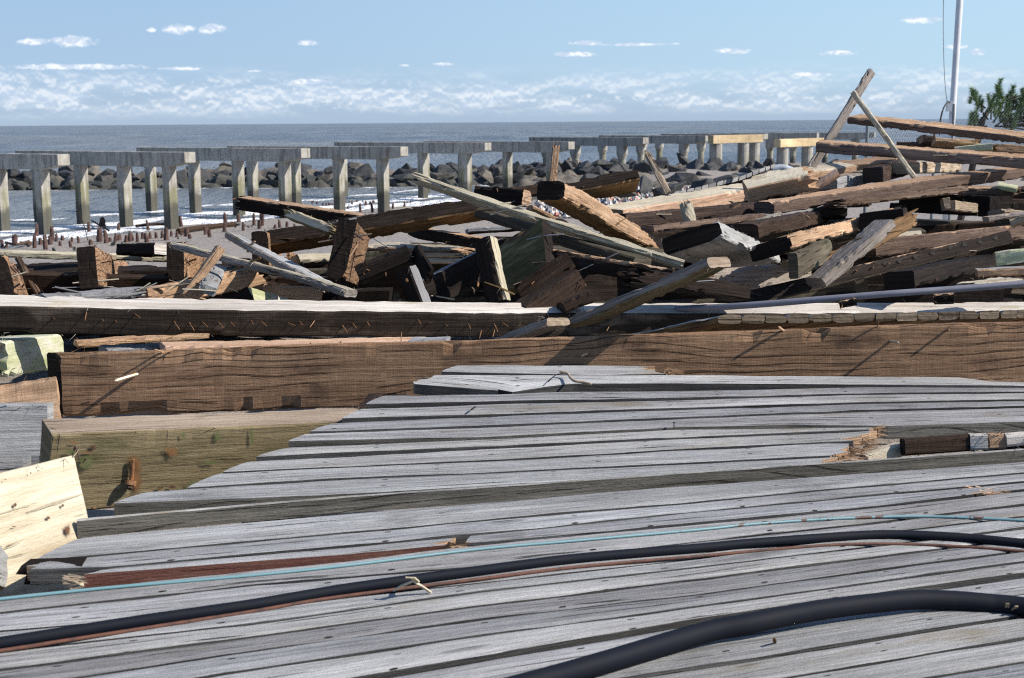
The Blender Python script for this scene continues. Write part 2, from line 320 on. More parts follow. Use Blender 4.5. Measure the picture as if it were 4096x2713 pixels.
# ------------------------------------------------------------------ terrain and sea
SHX=np.array([-200,-30,-14.9,-9,-1.7,4.4,20,60,400.]); SHY=np.array([14,20,40.9,53.2,63.3,71,84,100,160.])
def shore(x,y): return (y-np.interp(x,SHX,SHY))*.62       # >0 = seaward, about metres
def ssn(v,a,b): t=np.clip((v-a)/(b-a),0,1); return t*t*(3-2*t)
def terr(x,y):
    x=np.asarray(x,float);y=np.asarray(y,float); s=shore(x,y)
    z=np.where(s>0,-.045*s,-.022*s); z=np.clip(z,-2.,.55)
    z=z+1.0*(1-ssn(y,14,27))*np.clip(1-.0*x,0,1)
    z=z+.7*np.exp(-((y-(84+.0*x))/4.5)**2)*(1-ssn(x,2,10))*ssn(x,-400,-300)   # core of the rock jetty
    z=z+.9*ssn(x,1,9)*ssn(y,58,70)*(1-ssn(y,110,130))
    return z
def grid(name,xs,ys,zf,mat,**k):
    XX,YY=np.meshgrid(xs,ys); ZZ=zf(XX,YY); V=np.stack([XX,YY,ZZ],-1).reshape(-1,3); nx,ny=len(xs),len(ys)
    I=np.arange((ny-1)*(nx-1)); r,c=I//(nx-1),I%(nx-1); a=r*nx+c
    Fc=np.stack([a,a+1,a+nx+1,a+nx],-1)
    return obj(name,V,Fc.tolist(),[mat],smooth=True,**k)
m,q,b=material('sand'); t=q.node('ShaderNodeTexCoord').outputs['Object']; n=q.noise(t,.35,6,.6); n2_=q.noise(t,9.,5,.7)
q.l.new(q.mix(q.ss(n2_,.3,.7),q.mix(q.ss(n,.35,.65),(.27,.235,.20),(.20,.175,.155)),q.mix(n,(.22,.18,.15),(.36,.33,.30))),b.inputs['Base Color'])
b.inputs['Roughness'].default_value=.85; bump(q,b,q.noise(t,3.,8,.7),.12,.9); SAND=m
xs=np.concatenate([np.linspace(-9000,-130,8),np.linspace(-120,120,241),np.linspace(130,9000,8)])
ys=np.concatenate([np.linspace(-3000,-20,6),np.arange(-15,140,1.),np.linspace(160,3000,7)])
def tz(x,y): return terr(x,y)+.05*np.sin(x*.9+y*.37)*np.sin(y*.6-x*.31)*(np.abs(x)<100)*(y<100)
grid('sand_beach',xs,ys,tz,SAND,kind='structure',label='grey brown wet sand beach strewn with stubs')
# sea: fan of rows spaced with distance, real waves
R_=np.concatenate([np.linspace(24,75,170),75*np.exp(np.linspace(0,math.log(12000/75),330))[1:]]); A_=np.radians(np.linspace(-33,33,420))
RR,AA=np.meshgrid(R_,A_,indexing='ij'); XX=RR*np.sin(AA);YY=RR*np.cos(AA)
ZZ=np.zeros_like(XX)
wr=np.random.default_rng(3)
for lam,amp in((34,.20),(21,.14),(13,.10),(8,.065),(5,.045),(3.2,.028),(2.1,.018)):
    for k in range(3):
        th=math.radians(200+wr.normal(0,24)); kx,ky=math.sin(th),math.cos(th); l2=lam*wr.uniform(.8,1.25)
        ph=(XX*kx+YY*ky)*2*math.pi/l2+wr.uniform(0,6.3)+1.3*np.sin(XX*.03/lam*20+k)
        ZZ+=amp*.55*(1-np.abs(np.sin(ph/2))**.8*2+.27)*np.clip(1.6-np.gradient(RR,axis=0)/lam*4,0,1)
S_=shore(XX,YY); calm=np.clip(S_/70,.10,1)*np.where((YY<82)&(XX<8),.6,1.); ZZ=ZZ*calm
# foam where waves run up the beach and break on the rocks
fo=np.zeros_like(XX); w1=2.2*np.sin(XX*.35+1)+1.3*np.sin(XX*.9)+.8*np.sin(XX*1.7+YY*.3)
for c_,wd,a_ in((.8,1.6,1.1),(4.2,1.3,1.05),(9.,.9,.75)):
    fo=np.maximum(fo,a_*np.exp(-((S_-c_-w1*.5)/wd)**2))
fo=np.maximum(fo,.62*np.exp(-((YY-(77.6+.5*np.sin(XX*1.1)))/1.0)**2)*(XX<9))
fo=np.where(S_<-.6,0,fo); ZZ=ZZ+.05*fo*(S_<14)
V=np.stack([XX,YY,ZZ],-1).reshape(-1,3); nr,nc=XX.shape; I=np.arange((nr-1)*(nc-1)); r_,c_=I//(nc-1),I%(nc-1); a=r_*nc+c_
m,q,b=material('sea_water'); tcn=q.node('ShaderNodeTexCoord'); t=tcn.outputs['Object']; at=q.node('ShaderNodeAttribute',attribute_name='foam')
sx=q.node('ShaderNodeSeparateXYZ'); q.l.new(t,sx.inputs[0])
fx=q.comb(q.m('MULTIPLY',sx.outputs[0],.75),q.m('MULTIPLY',sx.outputs[1],.24),0.)
fn=q.noise(fx,1.3,6,.62,.6); big=q.noise(t,.012,4,.5)
shf=q.ss(q.m('ADD',fn,q.m('MULTIPLY',at.outputs['Fac'],.55)),.76,.88)
shf=q.m('MULTIPLY',shf,q.ss(at.outputs['Fac'],.05,.3))
cap=q.noise(q.comb(q.m('MULTIPLY',sx.outputs[0],.055),q.m('MULTIPLY',sx.outputs[1],.016),2.),1.,5,.62); cap=q.m('MULTIPLY',q.ss(cap,.685,.72),q.ss(sx.outputs[1],120,260))
foam=q.m('MAXIMUM',shf,q.m('MULTIPLY',cap,.75))
strk=q.noise(q.comb(q.m('MULTIPLY',sx.outputs[0],.10),q.m('MULTIPLY',sx.outputs[1],.02),5.),1.,9,.75)
wc=q.mix(q.ss(big,.35,.65),(.125,.15,.178),(.19,.20,.20)); wc=q.mix(1.,wc,q.ramp(strk,[(.35,(.6,.62,.66)),(.65,(1.35,1.33,1.28))]),'MULTIPLY')

q.l.new(q.mix(foam,wc,(.86,.87,.88)),b.inputs['Base Color']); q.l.new(q.m('MULTIPLY_ADD',foam,.4,.36),b.inputs['Roughness']); b.inputs['IOR'].default_value=1.33; b.inputs['Specular IOR Level'].default_value=.5
h1=q.noise(q.comb(q.m('MULTIPLY',sx.outputs[0],.8),q.m('MULTIPLY',sx.outputs[1],.3),0.),.9,6,.68)
bump(q,b,q.m('ADD',h1,q.m('MULTIPLY',foam,.25)),1.6,1.)
sea=obj('sea_water',V,np.stack([a,a+nc,a+nc+1,a+1],-1)[:, ::-1].tolist(),[m],kind='structure',smooth=True,label='grey blue sea with small whitecaps and surf')
fa=sea.data.attributes.new('foam','FLOAT','POINT'); fa.data.foreach_set('value',fo.ravel())
# deep water floor far out is the same sheet of sand; sky is the world
# ------------------------------------------------------------------ pier frames
m,q,b=material('pier_concrete'); tcn=q.node('ShaderNodeTexCoord').outputs['Object']; gp=q.node('ShaderNodeNewGeometry').outputs['Position']; sx=q.node('ShaderNodeSeparateXYZ'); q.l.new(gp,sx.inputs[0]); wz=sx.outputs[2]
n=q.noise(tcn,3.,7,.65); nv=q.noise(q.comb(q.m('MULTIPLY',sx.outputs[0],6.),q.m('MULTIPLY',sx.outputs[1],6.),q.m('MULTIPLY',wz,.5)),1.,4,.6)
col=q.mix(q.ss(n,.3,.7),(.27,.255,.225),(.385,.365,.325)); col=q.mix(q.m('MULTIPLY',q.ss(nv,.48,.66),.75),col,(.14,.13,.11))
hz=q.m('ADD',wz,q.m('MULTIPLY',q.m('SUBTRACT',q.noise(tcn,1.7,4,.6),.5),1.0))
alg=q.m('MULTIPLY',q.ss(hz,1.65,1.2),q.ss(nv,.35,.6)); col=q.mix(q.m('MULTIPLY',alg,.7),col,(.15,.145,.06))
col=q.mix(q.m('MULTIPLY',q.ss(hz,1.05,.65),.85),col,(.05,.048,.04))
col=q.mix(q.m('MULTIPLY',q.ss(q.noise(tcn,2.3,5,.7),.64,.7),.6),col,(.20,.09,.05))
q.l.new(col,b.inputs['Base Color']); b.inputs['Roughness'].default_value=.9; bump(q,b,q.noise(tcn,14.,6,.7),.02,.7); CONC=m
ORD=['nearest','second nearest','third nearest','fourth nearest','fifth nearest','sixth nearest','seventh nearest','eighth nearest','ninth nearest','farthest']
ZC=2.59
def rough_box(p0,p1,wv,hv,nseg,nside,amp,seed,taper=None):
    """p0,p1 centre line; wv,hv side vectors"""
    p0,p1,wv,hv=map(np.asarray,(p0,p1,wv,hv)); V=[];Fc=[]
    prof=[]
    k=nside
    for i in range(k): prof.append((-1,-1+2*i/k))
    for i in range(k): prof.append((-1+2*i/k,1))
    for i in range(k): prof.append((1,1-2*i/k))
    for i in range(k): prof.append((1-2*i/k,-1))
    R=len(prof)
    for i in range(nseg+1):
        t=i/nseg; c=p0+(p1-p0)*t; lo=taper(t) if taper else 0
        for j,(a,b_) in enumerate(prof):
            bb=b_
            if taper and b_<0: bb=b_*(1-lo)
            p=c+wv*.5*a*.985+hv*.5*bb*.985 if abs(a)==1 and abs(b_)==1 else c+wv*.5*a+hv*.5*bb
            e=amp*nz(p[0]*2.1+seed,p[1]*2.1,p[2]*2.1); q_=(wv*a+hv*bb); q_=q_/np.linalg.norm(q_)
            V.append(p+q_*e)
    for i in range(nseg):
        for j in range(R): a=i*R+j;b_=i*R+(j+1)%R; Fc.append((a,b_,b_+R,a+R))
    Fc.append(tuple(range(R))[::-1]); Fc.append(tuple(range(nseg*R,nseg*R+R)))
    return V,Fc
#            right end px   angle  length  columns(distance from right end)  cap top z
BENTS=[(254,617,36,9.3,(172,4,-160)),(759,609,37,9.4,(680,499,327,155)),(1222,594,37,9.4,(1140,953,778,603)),(1617,587,34,9.2,(1533,1355,1181,1010)),(1952,571,38,9.4,(1867,1691,1525,1370)),
 (2286,567,42,9.3,(2205,2030,1852,1700)),(2584,550,48,9.3,(2488,2301,2185)),(2832,543,50,9.3,(2735,2563,2410)),(3063,536,50,9.3,(2804,2637,2459)),(3272,532,30,9.,(3172,3080)),(3500,530,25,8.,(3420,3300))]
for i,(px,py,ang,ln,cols) in enumerate(BENTS):
    pr_=onz(px,py,ZC); pr_=np.array([pr_[0],pr_[1],0]); A=math.radians(ang); ax=np.array([math.cos(A),-math.sin(A),0]); ay=np.array([math.sin(A),math.cos(A),0]); d=pr_[1]
    ch=.50; cw=.46
    pl=pr_-ax*ln
    far=i>=6
    lab=['concrete pier frame cut by the left edge of the picture','second concrete pier frame from the left, four square columns in the water','third concrete pier frame from the left','fourth concrete pier frame from the left, standing before the jetty','fifth concrete pier frame from the left, over the rising beam','sixth concrete pier frame from the left behind the short tan post','seventh concrete pier frame with flared round columns among the rocks','eighth concrete pier frame left of the yellow timber headers','ninth concrete pier frame just behind the first yellow header','tenth concrete pier frame between the yellow headers and the crossed sticks','farthest concrete pier frame seen behind the tall leaning plank'][i]
    root=empty('concrete_pier',(pr_[0]-ax[0]*ln/2,pr_[1]-ax[1]*ln/2,0),lab,'pier frame','concrete frames of the stripped boardwalk')
    tp=lambda t:.62*max(0,1-min(t,1-t)*ln/.95)
    v,f=rough_box([*pl[:2],ZC-ch/2],[*pr_[:2],ZC-ch/2],ay*cw,np.array([0,0,ch]),28,2,.012,i*3.1,tp)
    obj('cap_beam',v,f,[CONC],parent=root)
    for cpx in cols:
        lo_,hi_=0.,ln+2
        for _ in range(30):
            md=(lo_+hi_)/2; v_=np.array([*(pr_-ax*md)[:2],1.3])-C0; px_=CX+F*(v_@cr)/(v_@cf)
            if px_>cpx: lo_=md
            else: hi_=md
        dc=lo_; c=pr_-ax*dc+ay*.0; s=.34; zb=-1.4
        if not far:
            v,f=rough_box([*c[:2],zb],[*c[:2],ZC-ch+.02],ax*s,-ay*s,20,2,.012,i+dc)
            obj('column',v,f,[CONC],parent=root)
        else:
            zz=[zb,ZC-ch-.75,ZC-ch-.45,ZC-ch+.02]; rr=[.21,.21,.32,.32]
            v,f=tube([[c[0],c[1],z_] for z_ in zz],rr,14); obj('column',v,f,[CONC],parent=root)
# new timber headers on round piers
YEL=wood('new_yellow_timber',(.38,.29,.16),(.52,.41,.25),(.62,.52,.34),crack=.2)
GALV=plain('galvanised',(.55,.56,.58),.35,.8)
for k,(x0,x1,y0,y1,d,piers,lab) in enumerate([(2843,3042,542,575,76,((2866,657),(2975,645),(3020,640)),'left new yellow timber header on round concrete piers'),(3109,3293,557,590,66,((3135,662),(3233,630)),'right new yellow timber header on round concrete piers')]):
    a=un(x0,y0,d);b_=un(x1,y0-4,d+4); root=empty('timber_pier',((a+b_)/2*[1,1,0]),lab,'pier header')
    hh=(y1-y0)/F*d; ex=b_-a; ex[2]*=.3; ey=np.cross([0,0,1.],ex/np.linalg.norm(ex))*.35
    V,f,ml,mi,uv=beam(a-[0,0,hh/2],ex,ey,np.array([0,0,hh]),{'*':YEL},seed=90+k,slivers=0,seg=.3); obj('header_beam',V,f,ml,mi,uv,parent=root)
    for px,py in piers:
        t_=(px-x0)/(x1-x0); c=a+ex*t_; r0=26/F*d if k==0 and px<2900 else 24/F*d
        v,f=tube([[c[0],c[1]+.3,z_] for z_ in (-.6,0.,c[2]-hh-.02)],[r0,r0,r0],20); o=obj('round_pier',v,f,[CONC],parent=root)
        v,f=box(c+[0,-.22,-hh*.55],[.09,0,0],[0,.02,0],[0,0,hh*1.1]); obj('strap',v,f,[GALV],parent=root)
# ------------------------------------------------------------------ rocks
m,q,b=material('jetty_rock'); tcn=q.node('ShaderNodeTexCoord').outputs['Object']; oi=q.node('ShaderNodeObjectInfo').outputs['Random']
n=q.noise(tcn,2.2,8,.68); gp=q.node('ShaderNodeNewGeometry').outputs['Position']; sx=q.node('ShaderNodeSeparateXYZ'); q.l.new(gp,sx.inputs[0])
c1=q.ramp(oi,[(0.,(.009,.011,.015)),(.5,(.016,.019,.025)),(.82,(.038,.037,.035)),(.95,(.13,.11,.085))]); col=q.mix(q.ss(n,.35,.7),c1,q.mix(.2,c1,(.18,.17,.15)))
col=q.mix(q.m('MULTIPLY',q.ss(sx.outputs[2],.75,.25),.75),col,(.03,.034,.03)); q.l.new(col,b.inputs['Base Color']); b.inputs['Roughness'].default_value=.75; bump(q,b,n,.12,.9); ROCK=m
rmesh=[]
for k in range(14):
    rr=np.random.default_rng(100+k); P=rr.normal(size=(13,3)); P/=np.linalg.norm(P,axis=1)[:,None]; P*=rr.uniform(.7,1.12,(13,1))*[.66,.5,.42]
    import bmesh
    bm=bmesh.new(); [bm.verts.new(p) for p in P]; bmesh.ops.convex_hull(bm,input=bm.verts)
    for v in [v for v in bm.verts if not v.link_faces]: bm.verts.remove(v)
    bmesh.ops.bevel(bm,geom=list(bm.edges),offset=.016,segments=1,affect='EDGES'); bmesh.ops.triangulate(bm,faces=bm.faces)
    bmesh.ops.subdivide_edges(bm,edges=bm.edges,cuts=1)
    for v in bm.verts: v.co+=Vector((nz(*(v.co*4.)),nz(*(v.co*4+Vector((5,5,5)))),nz(*(v.co*4+Vector((9,2,5))))))*.035
    me=bpy.data.meshes.new('jetty_rock'); bm.to_mesh(me); bm.free(); me.materials.append(ROCK); rmesh.append(me)
def corez(x,y):
    b1_=0.85*np.exp(-((y-81.6)/2.2)**2)*(1-ssn(x,0,5)); b2_=.78*ssn(x,-2,2)*ssn(y,60,65)*(1-ssn(y,86,90))
    r_=np.zeros_like(x)
    for i in np.ndindex(x.shape): r_[i]=nz(x[i]*.8,y[i]*.8,0.)*.35+.42*(.55-noise.voronoi((x[i]*1.25,y[i]*1.25,0.))[0][0])+nz(x[i]*3.1,y[i]*3.1,3.)*.12
    return np.maximum(b1_,b2_)+r_-.12-.9*(np.maximum(b1_,b2_)<.05)
grid('rock_bed',np.linspace(-36,34,420),np.linspace(57,91,200),corez,ROCK,kind='structure',label='dark broken stone bed under the jetty boulders')
rk=random.Random(5); NR=0
PN=[(254,'first'),(759,'second'),(1222,'third'),(1617,'fourth'),(1952,'fifth'),(2286,'sixth')]
def rock(x,y,z,s,row=None):
    global NR
    o=bpy.data.objects.new('jetty_rock',rk.choice(rmesh)); COL.objects.link(o); o.location=(x,y,z); o.scale=(s*rk.uniform(.85,1.3),s*rk.uniform(.8,1.1),s*rk.uniform(.75,1.15)); o.rotation_euler=(rk.uniform(-.6,.6),rk.uniform(-.6,.6),rk.uniform(0,6.3))
    v_=np.array([x,y,z])-C0; px_=CX+F*float(v_@cr)/float(v_@cf)
    if row is not None:
        w_=next((n for e,n in PN if px_<e),'seventh'); o['label']='dark angular boulder '+['at the waterline','in the second course','in the upper course','on the crest'][row]+' of the jetty behind the '+w_+' pier frame'
    else:
        o['label']='dark grey boulder '+('left of the short tan post' if px_<2190 else 'between the short tan post and the leaning split plank' if px_<2430 else 'behind the leaning split plank and the rubble' if px_<2760 else 'around the round piers of the left yellow header' if px_<3060 else 'below the right yellow header and the small white plank ends')
    o['category']='rock'; o['group']='boulders of the rock jetty'; NR+=1
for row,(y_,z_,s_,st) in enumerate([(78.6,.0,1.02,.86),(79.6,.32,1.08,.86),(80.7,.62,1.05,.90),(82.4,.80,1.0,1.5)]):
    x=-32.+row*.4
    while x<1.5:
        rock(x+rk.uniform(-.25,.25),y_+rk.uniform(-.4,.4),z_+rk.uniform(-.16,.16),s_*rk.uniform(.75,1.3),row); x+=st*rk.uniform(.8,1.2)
# right part, nearer and larger
for k in range(140):
    px=rk.uniform(1900,3420); t_=rk.random(); d=60+24*t_ ; 
    py=488+(3.5-(.75+.5*t_))/d*F
    x_,y_=onz(px,py,.75+.5*t_)[:2]
    if x_<-1.5 or (px<2760 and d<66): continue
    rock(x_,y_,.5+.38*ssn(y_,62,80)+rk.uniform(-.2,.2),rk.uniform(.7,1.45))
# dark slab like boulders closest to the rubble, right of the leaning split plank
for px,py,s in ((2500,770,1.2),(2570,745,1.5),(2660,765,1.5),(2740,735,1.9),(2810,745,1.4),(2850,700,2.2),(2930,690,2.3),(3010,705,1.8),(3080,720,2.2),(2450,700,2.0),(2540,690,1.6),(2640,660,2.0),(3190,720,1.8),(3300,715,1.7),(2760,670,2.3),(3380,690,1.8)):
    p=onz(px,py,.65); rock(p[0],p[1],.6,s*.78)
# rubble of pebbles, brick and shells
V=[];Fc=[];MI=[]
PB=[plain('pebble_pale',(.50,.48,.45)),plain('pebble_dark',(.07,.08,.10)),plain('pebble_brick',(.45,.13,.08)),plain('pebble_tan',(.38,.27,.2))]
for k in range(1500):
    px=rk.uniform(2150,2900); py=rk.uniform(738,835); p=onz(px,py,.62); s=rk.uniform(.05,.17)*(1.6 if rk.random()<.1 else 1); b_=len(V)
    for d_ in ((1,0,0),(-1,0,0),(0,1,0),(0,-1,0),(0,0,1),(0,0,-1)): V.append(p+np.array(d_)*s*rk.uniform(.6,1.2)+[0,0,terr(p[0],p[1])-.55])
    for t3 in((0,2,4),(2,1,4),(1,3,4),(3,0,4),(2,0,5),(1,2,5),(3,1,5),(0,3,5)): Fc.append(tuple(b_+i for i in t3)); MI.append(0)
    c=rk.choice([0,0,0,1,1,2,3]); MI[-8:]=[c]*8
obj('rubble',V,Fc,PB,MI,kind='stuff',label='loose pebbles, brick bits and shells on the beach')
# ------------------------------------------------------------------ rusted stubs of old piles
st=[('1',v) for v in [(100,1012,75,34),(17,1028,52,22),(45,1030,25,20),(148,1008,22,20),(200,1012,26,46),(240,1032,90,24),(253,960,90,22),(285,1008,45,26),(318,1043,100,27),(350,1008,60,26),(365,982,98,26),(395,987,55,16),(420,1018,32,18),(435,978,32,20),(493,1028,48,18),(500,992,36,14),(548,998,48,16),(620,930,75,20),(633,1012,38,24),(693,988,98,34),(710,884,62,38),(740,998,92,26),(765,985,25,22),(803,988,52,20),(825,918,62,18),(832,978,40,28),(880,992,46,22),(905,987,72,20),(925,982,46,18),(958,990,60,18),(994,968,46,16),(1025,992,62,28),(1033,912,72,16),(1045,968,46,18),(1088,963,40,18),(1130,962,50,18),(1160,978,88,28),(1195,952,40,16),(1233,957,42,18),(1262,882,72,20),(1268,945,20,22),(1303,952,62,30),(1322,967,32,20),(1433,940,62,18),(1443,936,52,18),(1462,957,52,20),(1563,922,72,20),(1570,868,78,20),(1695,912,60,18),(1665,852,62,20),(1770,874,78,16),(1808,897,56,18),(1825,878,92,20)]]
st+=[('2',v) for v in [(30,785,92,16),(75,815,72,20),(95,787,100,22),(195,812,32,20),(235,805,60,20),(290,800,40,20),(350,812,36,18),(770,665,32,12),(800,630,34,14),(838,612,24,16),(865,683,72,16),(908,636,36,18),(945,630,30,16),(970,615,22,20),(960,686,72,18),(1120,657,42,14),(1210,642,36,14),(1230,617,20,10),(1260,612,18,12),(575,636,24,16),(600,638,26,14),(622,637,28,16),(645,638,24,14),(490,612,18,16),(525,618,16,14),(660,640,22,12),(780,612,16,12),(885,612,18,12)]]
for k,(z_,(x,y,h,w_)) in enumerate(st):
    px,py=zc(z_,x,y); s=ZT[z_][2]; yv=488+ (2048-px)*.0073
    z0=.1
    for _ in range(6): p=onz(px,py,z0); z0=max(float(tz(p[0],p[1])),0.)
    d=p[1]; hh=h/s/F*d; r=w_/s/2/F*d; rr=random.Random(k); V=[];Fc=[]; n=9
    lx,ly=rr.uniform(-.12,.12)*hh,rr.uniform(-.12,.12)*hh
    for i,(t_,f_) in enumerate([(-.4,1.45),(0,1.4),(.3,1.25),(.6,1.15),(.88,1.0),(1.,.6)]):
        for j in range(n):
            a=2*math.pi*j/n; q_=r*f_*rr.uniform(.78,1.2); V.append([p[0]+lx*t_+q_*math.cos(a),p[1]+ly*t_+q_*math.sin(a),z0+hh*t_+(rr.uniform(-.12,.12)*hh if i>3 else 0)])
    for i in range(5):
        for j in range(n): a=i*n+j;b_=i*n+(j+1)%n; Fc.append((a,b_,b_+n,a+n))
    Fc.append(tuple(range(5*n,6*n)))
    obj('pile_stub',V,Fc,[RUST],label='rust brown pile stub '+('left of the nearest tall column' if px<140 else 'between the first two tall columns' if px<300 else 'between the second and third tall columns' if px<480 else 'between the third and fourth tall columns' if px<660 else 'right of the fourth tall column' if px<800 else 'near the long log at the edge of the surf' if px<930 else 'left of the broken pale plank tip' if px<1125 else 'in the surf above the long dark beam'),cat='pile stub',group='rusted stubs of old piles')
# driftwood bits on the sand
for k,(pts,r,lab) in enumerate([([('1',640,845),('1',700,880),('1',760,915)],.03,'thin dark stick in the surf beside the widest stub'),([('1',1240,920),('1',1400,895),('1',1640,870)],.09,'long dark log lying at the edge of the surf'),([('1',40,1000),('1',120,1012),('1',200,990)],.04,'brown driftwood branch lying among the leftmost stubs'),([('1',950,883),('1',1060,872),('1',1150,870)],.05,'dark pole lying in the white foam'),([('1',590,900),('1',600,950),('1',612,985)],.012,'bare twig standing in the sand')]):
    P=[]
    for z_,x,y in pts: px,py=zc(z_,x,y); p=onz(px,py,.12); P.append([p[0],p[1],.14+ (0 if k!=4 else (985-y)/1.742/F*p[1])])
    if k==4: P=[[P[2][0]-.3,P[2][1],P[2][2]+1.0],[P[2][0]-.1,P[2][1],P[2][2]+.5],P[2]]
    v,f=tube(smooth_path(P,14),r,7); obj('driftwood',v,f,[WD['brd']],label=lab,cat='driftwood')
for k,(x,y,w_) in enumerate([(1660,870,40),(1690,885,26),(1640,885,22),(1730,885,22),(1705,870,20),(200,1015,36),(790,1000,40),(850,995,30),(375,1045,46),(515,1040,30),(1240,965,24),(1755,880,20)]):
    px,py=zc('1',x,y); p=onz(px,py,.15); s=w_/1.742/F*p[1]; o=bpy.data.objects.new('beach_stone',rmesh[k%14]); COL.objects.link(o); o.location=(p[0],p[1],.15); o.scale=(s,s,s*.8); o.rotation_euler=(k,k*2,k)
    o['label']='small dark stone lying on the wet sand'; o['category']='stone'; o['group']='stones on the beach'
# ------------------------------------------------------------------ flagpole, fence, pine
wht=plain('white_paint',(.62,.62,.63),.35,0,var=.15,sc_=3)
DARKM=plain('dark_rubber',(.03,.035,.045),.6)
root=empty('flagpole',un(3806,520,27)*[1,1,0],'tall white flagpole at the right with a slack rope beside it','flagpole')
a=un(3803,560,27);b_=un(3850,-170,27); e=(a-b_); a2=a+e/np.linalg.norm(e)*(a[2]-.9)
v,f=tube([a2,a,b_,b_+(b_-a)*.4],[.062,.06,.066,.05],20); obj('pole',v,f,[wht],parent=root,smooth=True)
v,f=tube(smooth_path([un(3778,-120,26.8),un(3773,60,26.8),un(3775,230,26.8),un(3782,360,26.8),un(3792,418,26.9)],30),.006,5); obj('rope',v,f,[DARKM],parent=root)
v,f=tube(smooth_path([un(3758,540,26.6),un(3762,480,26.6),un(3775,432,26.6),un(3794,408,26.8),un(3806,420,26.9),un(3806,440,26.95)],30),.016,8); obj('bent_hoop',v,f,[DARKM],parent=root)
v,f=box(un(3798,425,26.9),[.11,0,0],[0,.1,0],[0,0,.2]); obj('cleat_box',v,f,[GALV],parent=root)
WIRE=plain('fence_wire',(.20,.22,.23),.5,.3)
for (x0,x1,y0,y1,d,lab) in ((3815,4400,428,600,25,'faint chain link fence between the flagpole and the pine'),(3470,3740,505,640,20,'piece of chain link fence seen under the topmost long beam')):
    A0=un(x0,y0,d);A1=un(x1,y0,d+1.5); Hh=(y1-y0)/F*d; root=empty('chain_link_fence',(A0+A1)/2-[0,0,Hh],lab,'fence'); Lx=np.linalg.norm(A1-A0); ux=(A1-A0)/Lx
    parts=[]; pit_=.075; rx=.0007
    def strand(p,q_):
        dv=q_-p; n_=np.cross(dv/np.linalg.norm(dv),[0,1,0])*rx; o_=np.array([0,rx,0]); return [p-n_,p+n_,p+o_*1.5,q_-n_,q_+n_,q_+o_*1.5],[(0,1,4,3),(1,2,5,4),(2,0,3,5)]
    i=-int(Hh/pit_)-1
    while i*pit_<Lx:
        for sgn in(1,-1):
            s0=i*pit_; s1=s0+Hh; lo,hi=max(s0,0),min(s1,Lx)
            if hi>lo:
                za,zb=(lo-s0),(hi-s0)
                if sgn<0: za,zb=Hh-za,Hh-zb
                parts.append(strand(A0+ux*lo-[0,0,Hh]+[0,0,za],A0+ux*hi-[0,0,Hh]+[0,0,zb]))
        i+=1
    v,f=merge(parts); obj('wire_mesh',v,f,[WIRE],parent=root)
    for t_ in(0.,1.): p=A0+ux*Lx*t_; v,f=tube([p-[0,0,p[2]-.4],p+[0,0,.05]],.025,8); obj('fence_post',v,f,[WIRE],parent=root)
m,q,b=material('pine_needles'); oi=q.node('ShaderNodeNewGeometry').outputs['Random Per Island']; q.l.new(q.ramp(oi,[(0.,(.06,.14,.07)),(.6,(.13,.25,.10)),(.9,(.30,.34,.13)),(1.,(.22,.16,.06))]),b.inputs['Base Color']); b.inputs['Roughness'].default_value=.55; PINE=m
BARK=plain('pine_bark',(.06,.045,.035),.9,c2=(.025,.02,.018),sc_=10,bmp=.01)
root=empty('pine_tree',un(3930,520,30)*[1,1,0],'dark green pine with upswept tufts at the right edge','tree')
Pp=lambda x,y,d=30.: un(3500+x/3.136,200+y/3.136,d)
base=Pp(1330,960); gb=base-[.6,0,base[2]-.3]
br=[tube(smooth_path([gb,gb*[1,1,0]+[.3,0,1.6],base,Pp(1400,800),Pp(1450,720),Pp(1560,640),Pp(1560,470)],30),np.linspace(.09,.02,30),8)]
TU=[(1235,560),(1265,610),(1300,660),(1340,700),(1215,585),(1240,870),(1290,900),(1200,880),(1260,840),(1560,450),(1540,520),(1580,560),(1540,620),(1600,680),(1480,640),(1560,740),(1730,530),(1700,590),(1740,650),(1680,720),(1780,720),(1640,800),(1700,850),(1560,830),(1760,900),(1820,820),(1850,560),(1870,620),(1830,680),(1900,720),(1880,860),(1500,760),(1660,640),(1620,900),(1720,940),(1430,640),(1460,700),(1790,780),(1690,900)]
rt=random.Random(11)
for _ in range(60): TU.append((rt.uniform(1880,2900),rt.uniform(430,1000)))
for (x,y) in TU[::3]: br.append(tube([Pp(min(1450+(x-1450)*.3,2000),min(y+170,960)),Pp(x,y+60,30+rt.uniform(-.2,.2)),Pp(x,y)],[.022,.014,.008],5))
v,f=merge(br); obj('trunk',v,f,[BARK],parent=root)
V=[];Fc=[]
for (x,y) in TU:
    c=Pp(x,y,30+rt.uniform(-.5,.5)); ax_=np.array([rt.uniform(-.35,.35),rt.uniform(-.3,.3),1.])
    for k in range(320):
        t_=rt.uniform(-.16,.13); p=c+ax_*t_; a=rt.uniform(0,6.28); o_=np.array([math.cos(a),math.sin(a),rt.uniform(.1,1.5)]); o_/=np.linalg.norm(o_); l_=rt.uniform(.07,.13)
        s_=np.cross(o_,[rt.uniform(-1,1),rt.uniform(-1,1),.3]); s_/=np.linalg.norm(s_)+1e-9; b_=len(V); V+=[p-s_*.0045,p+s_*.0045,p+o_*l_]; Fc.append((b_,b_+1,b_+2))
obj('crown',V,Fc,[PINE],parent=root)
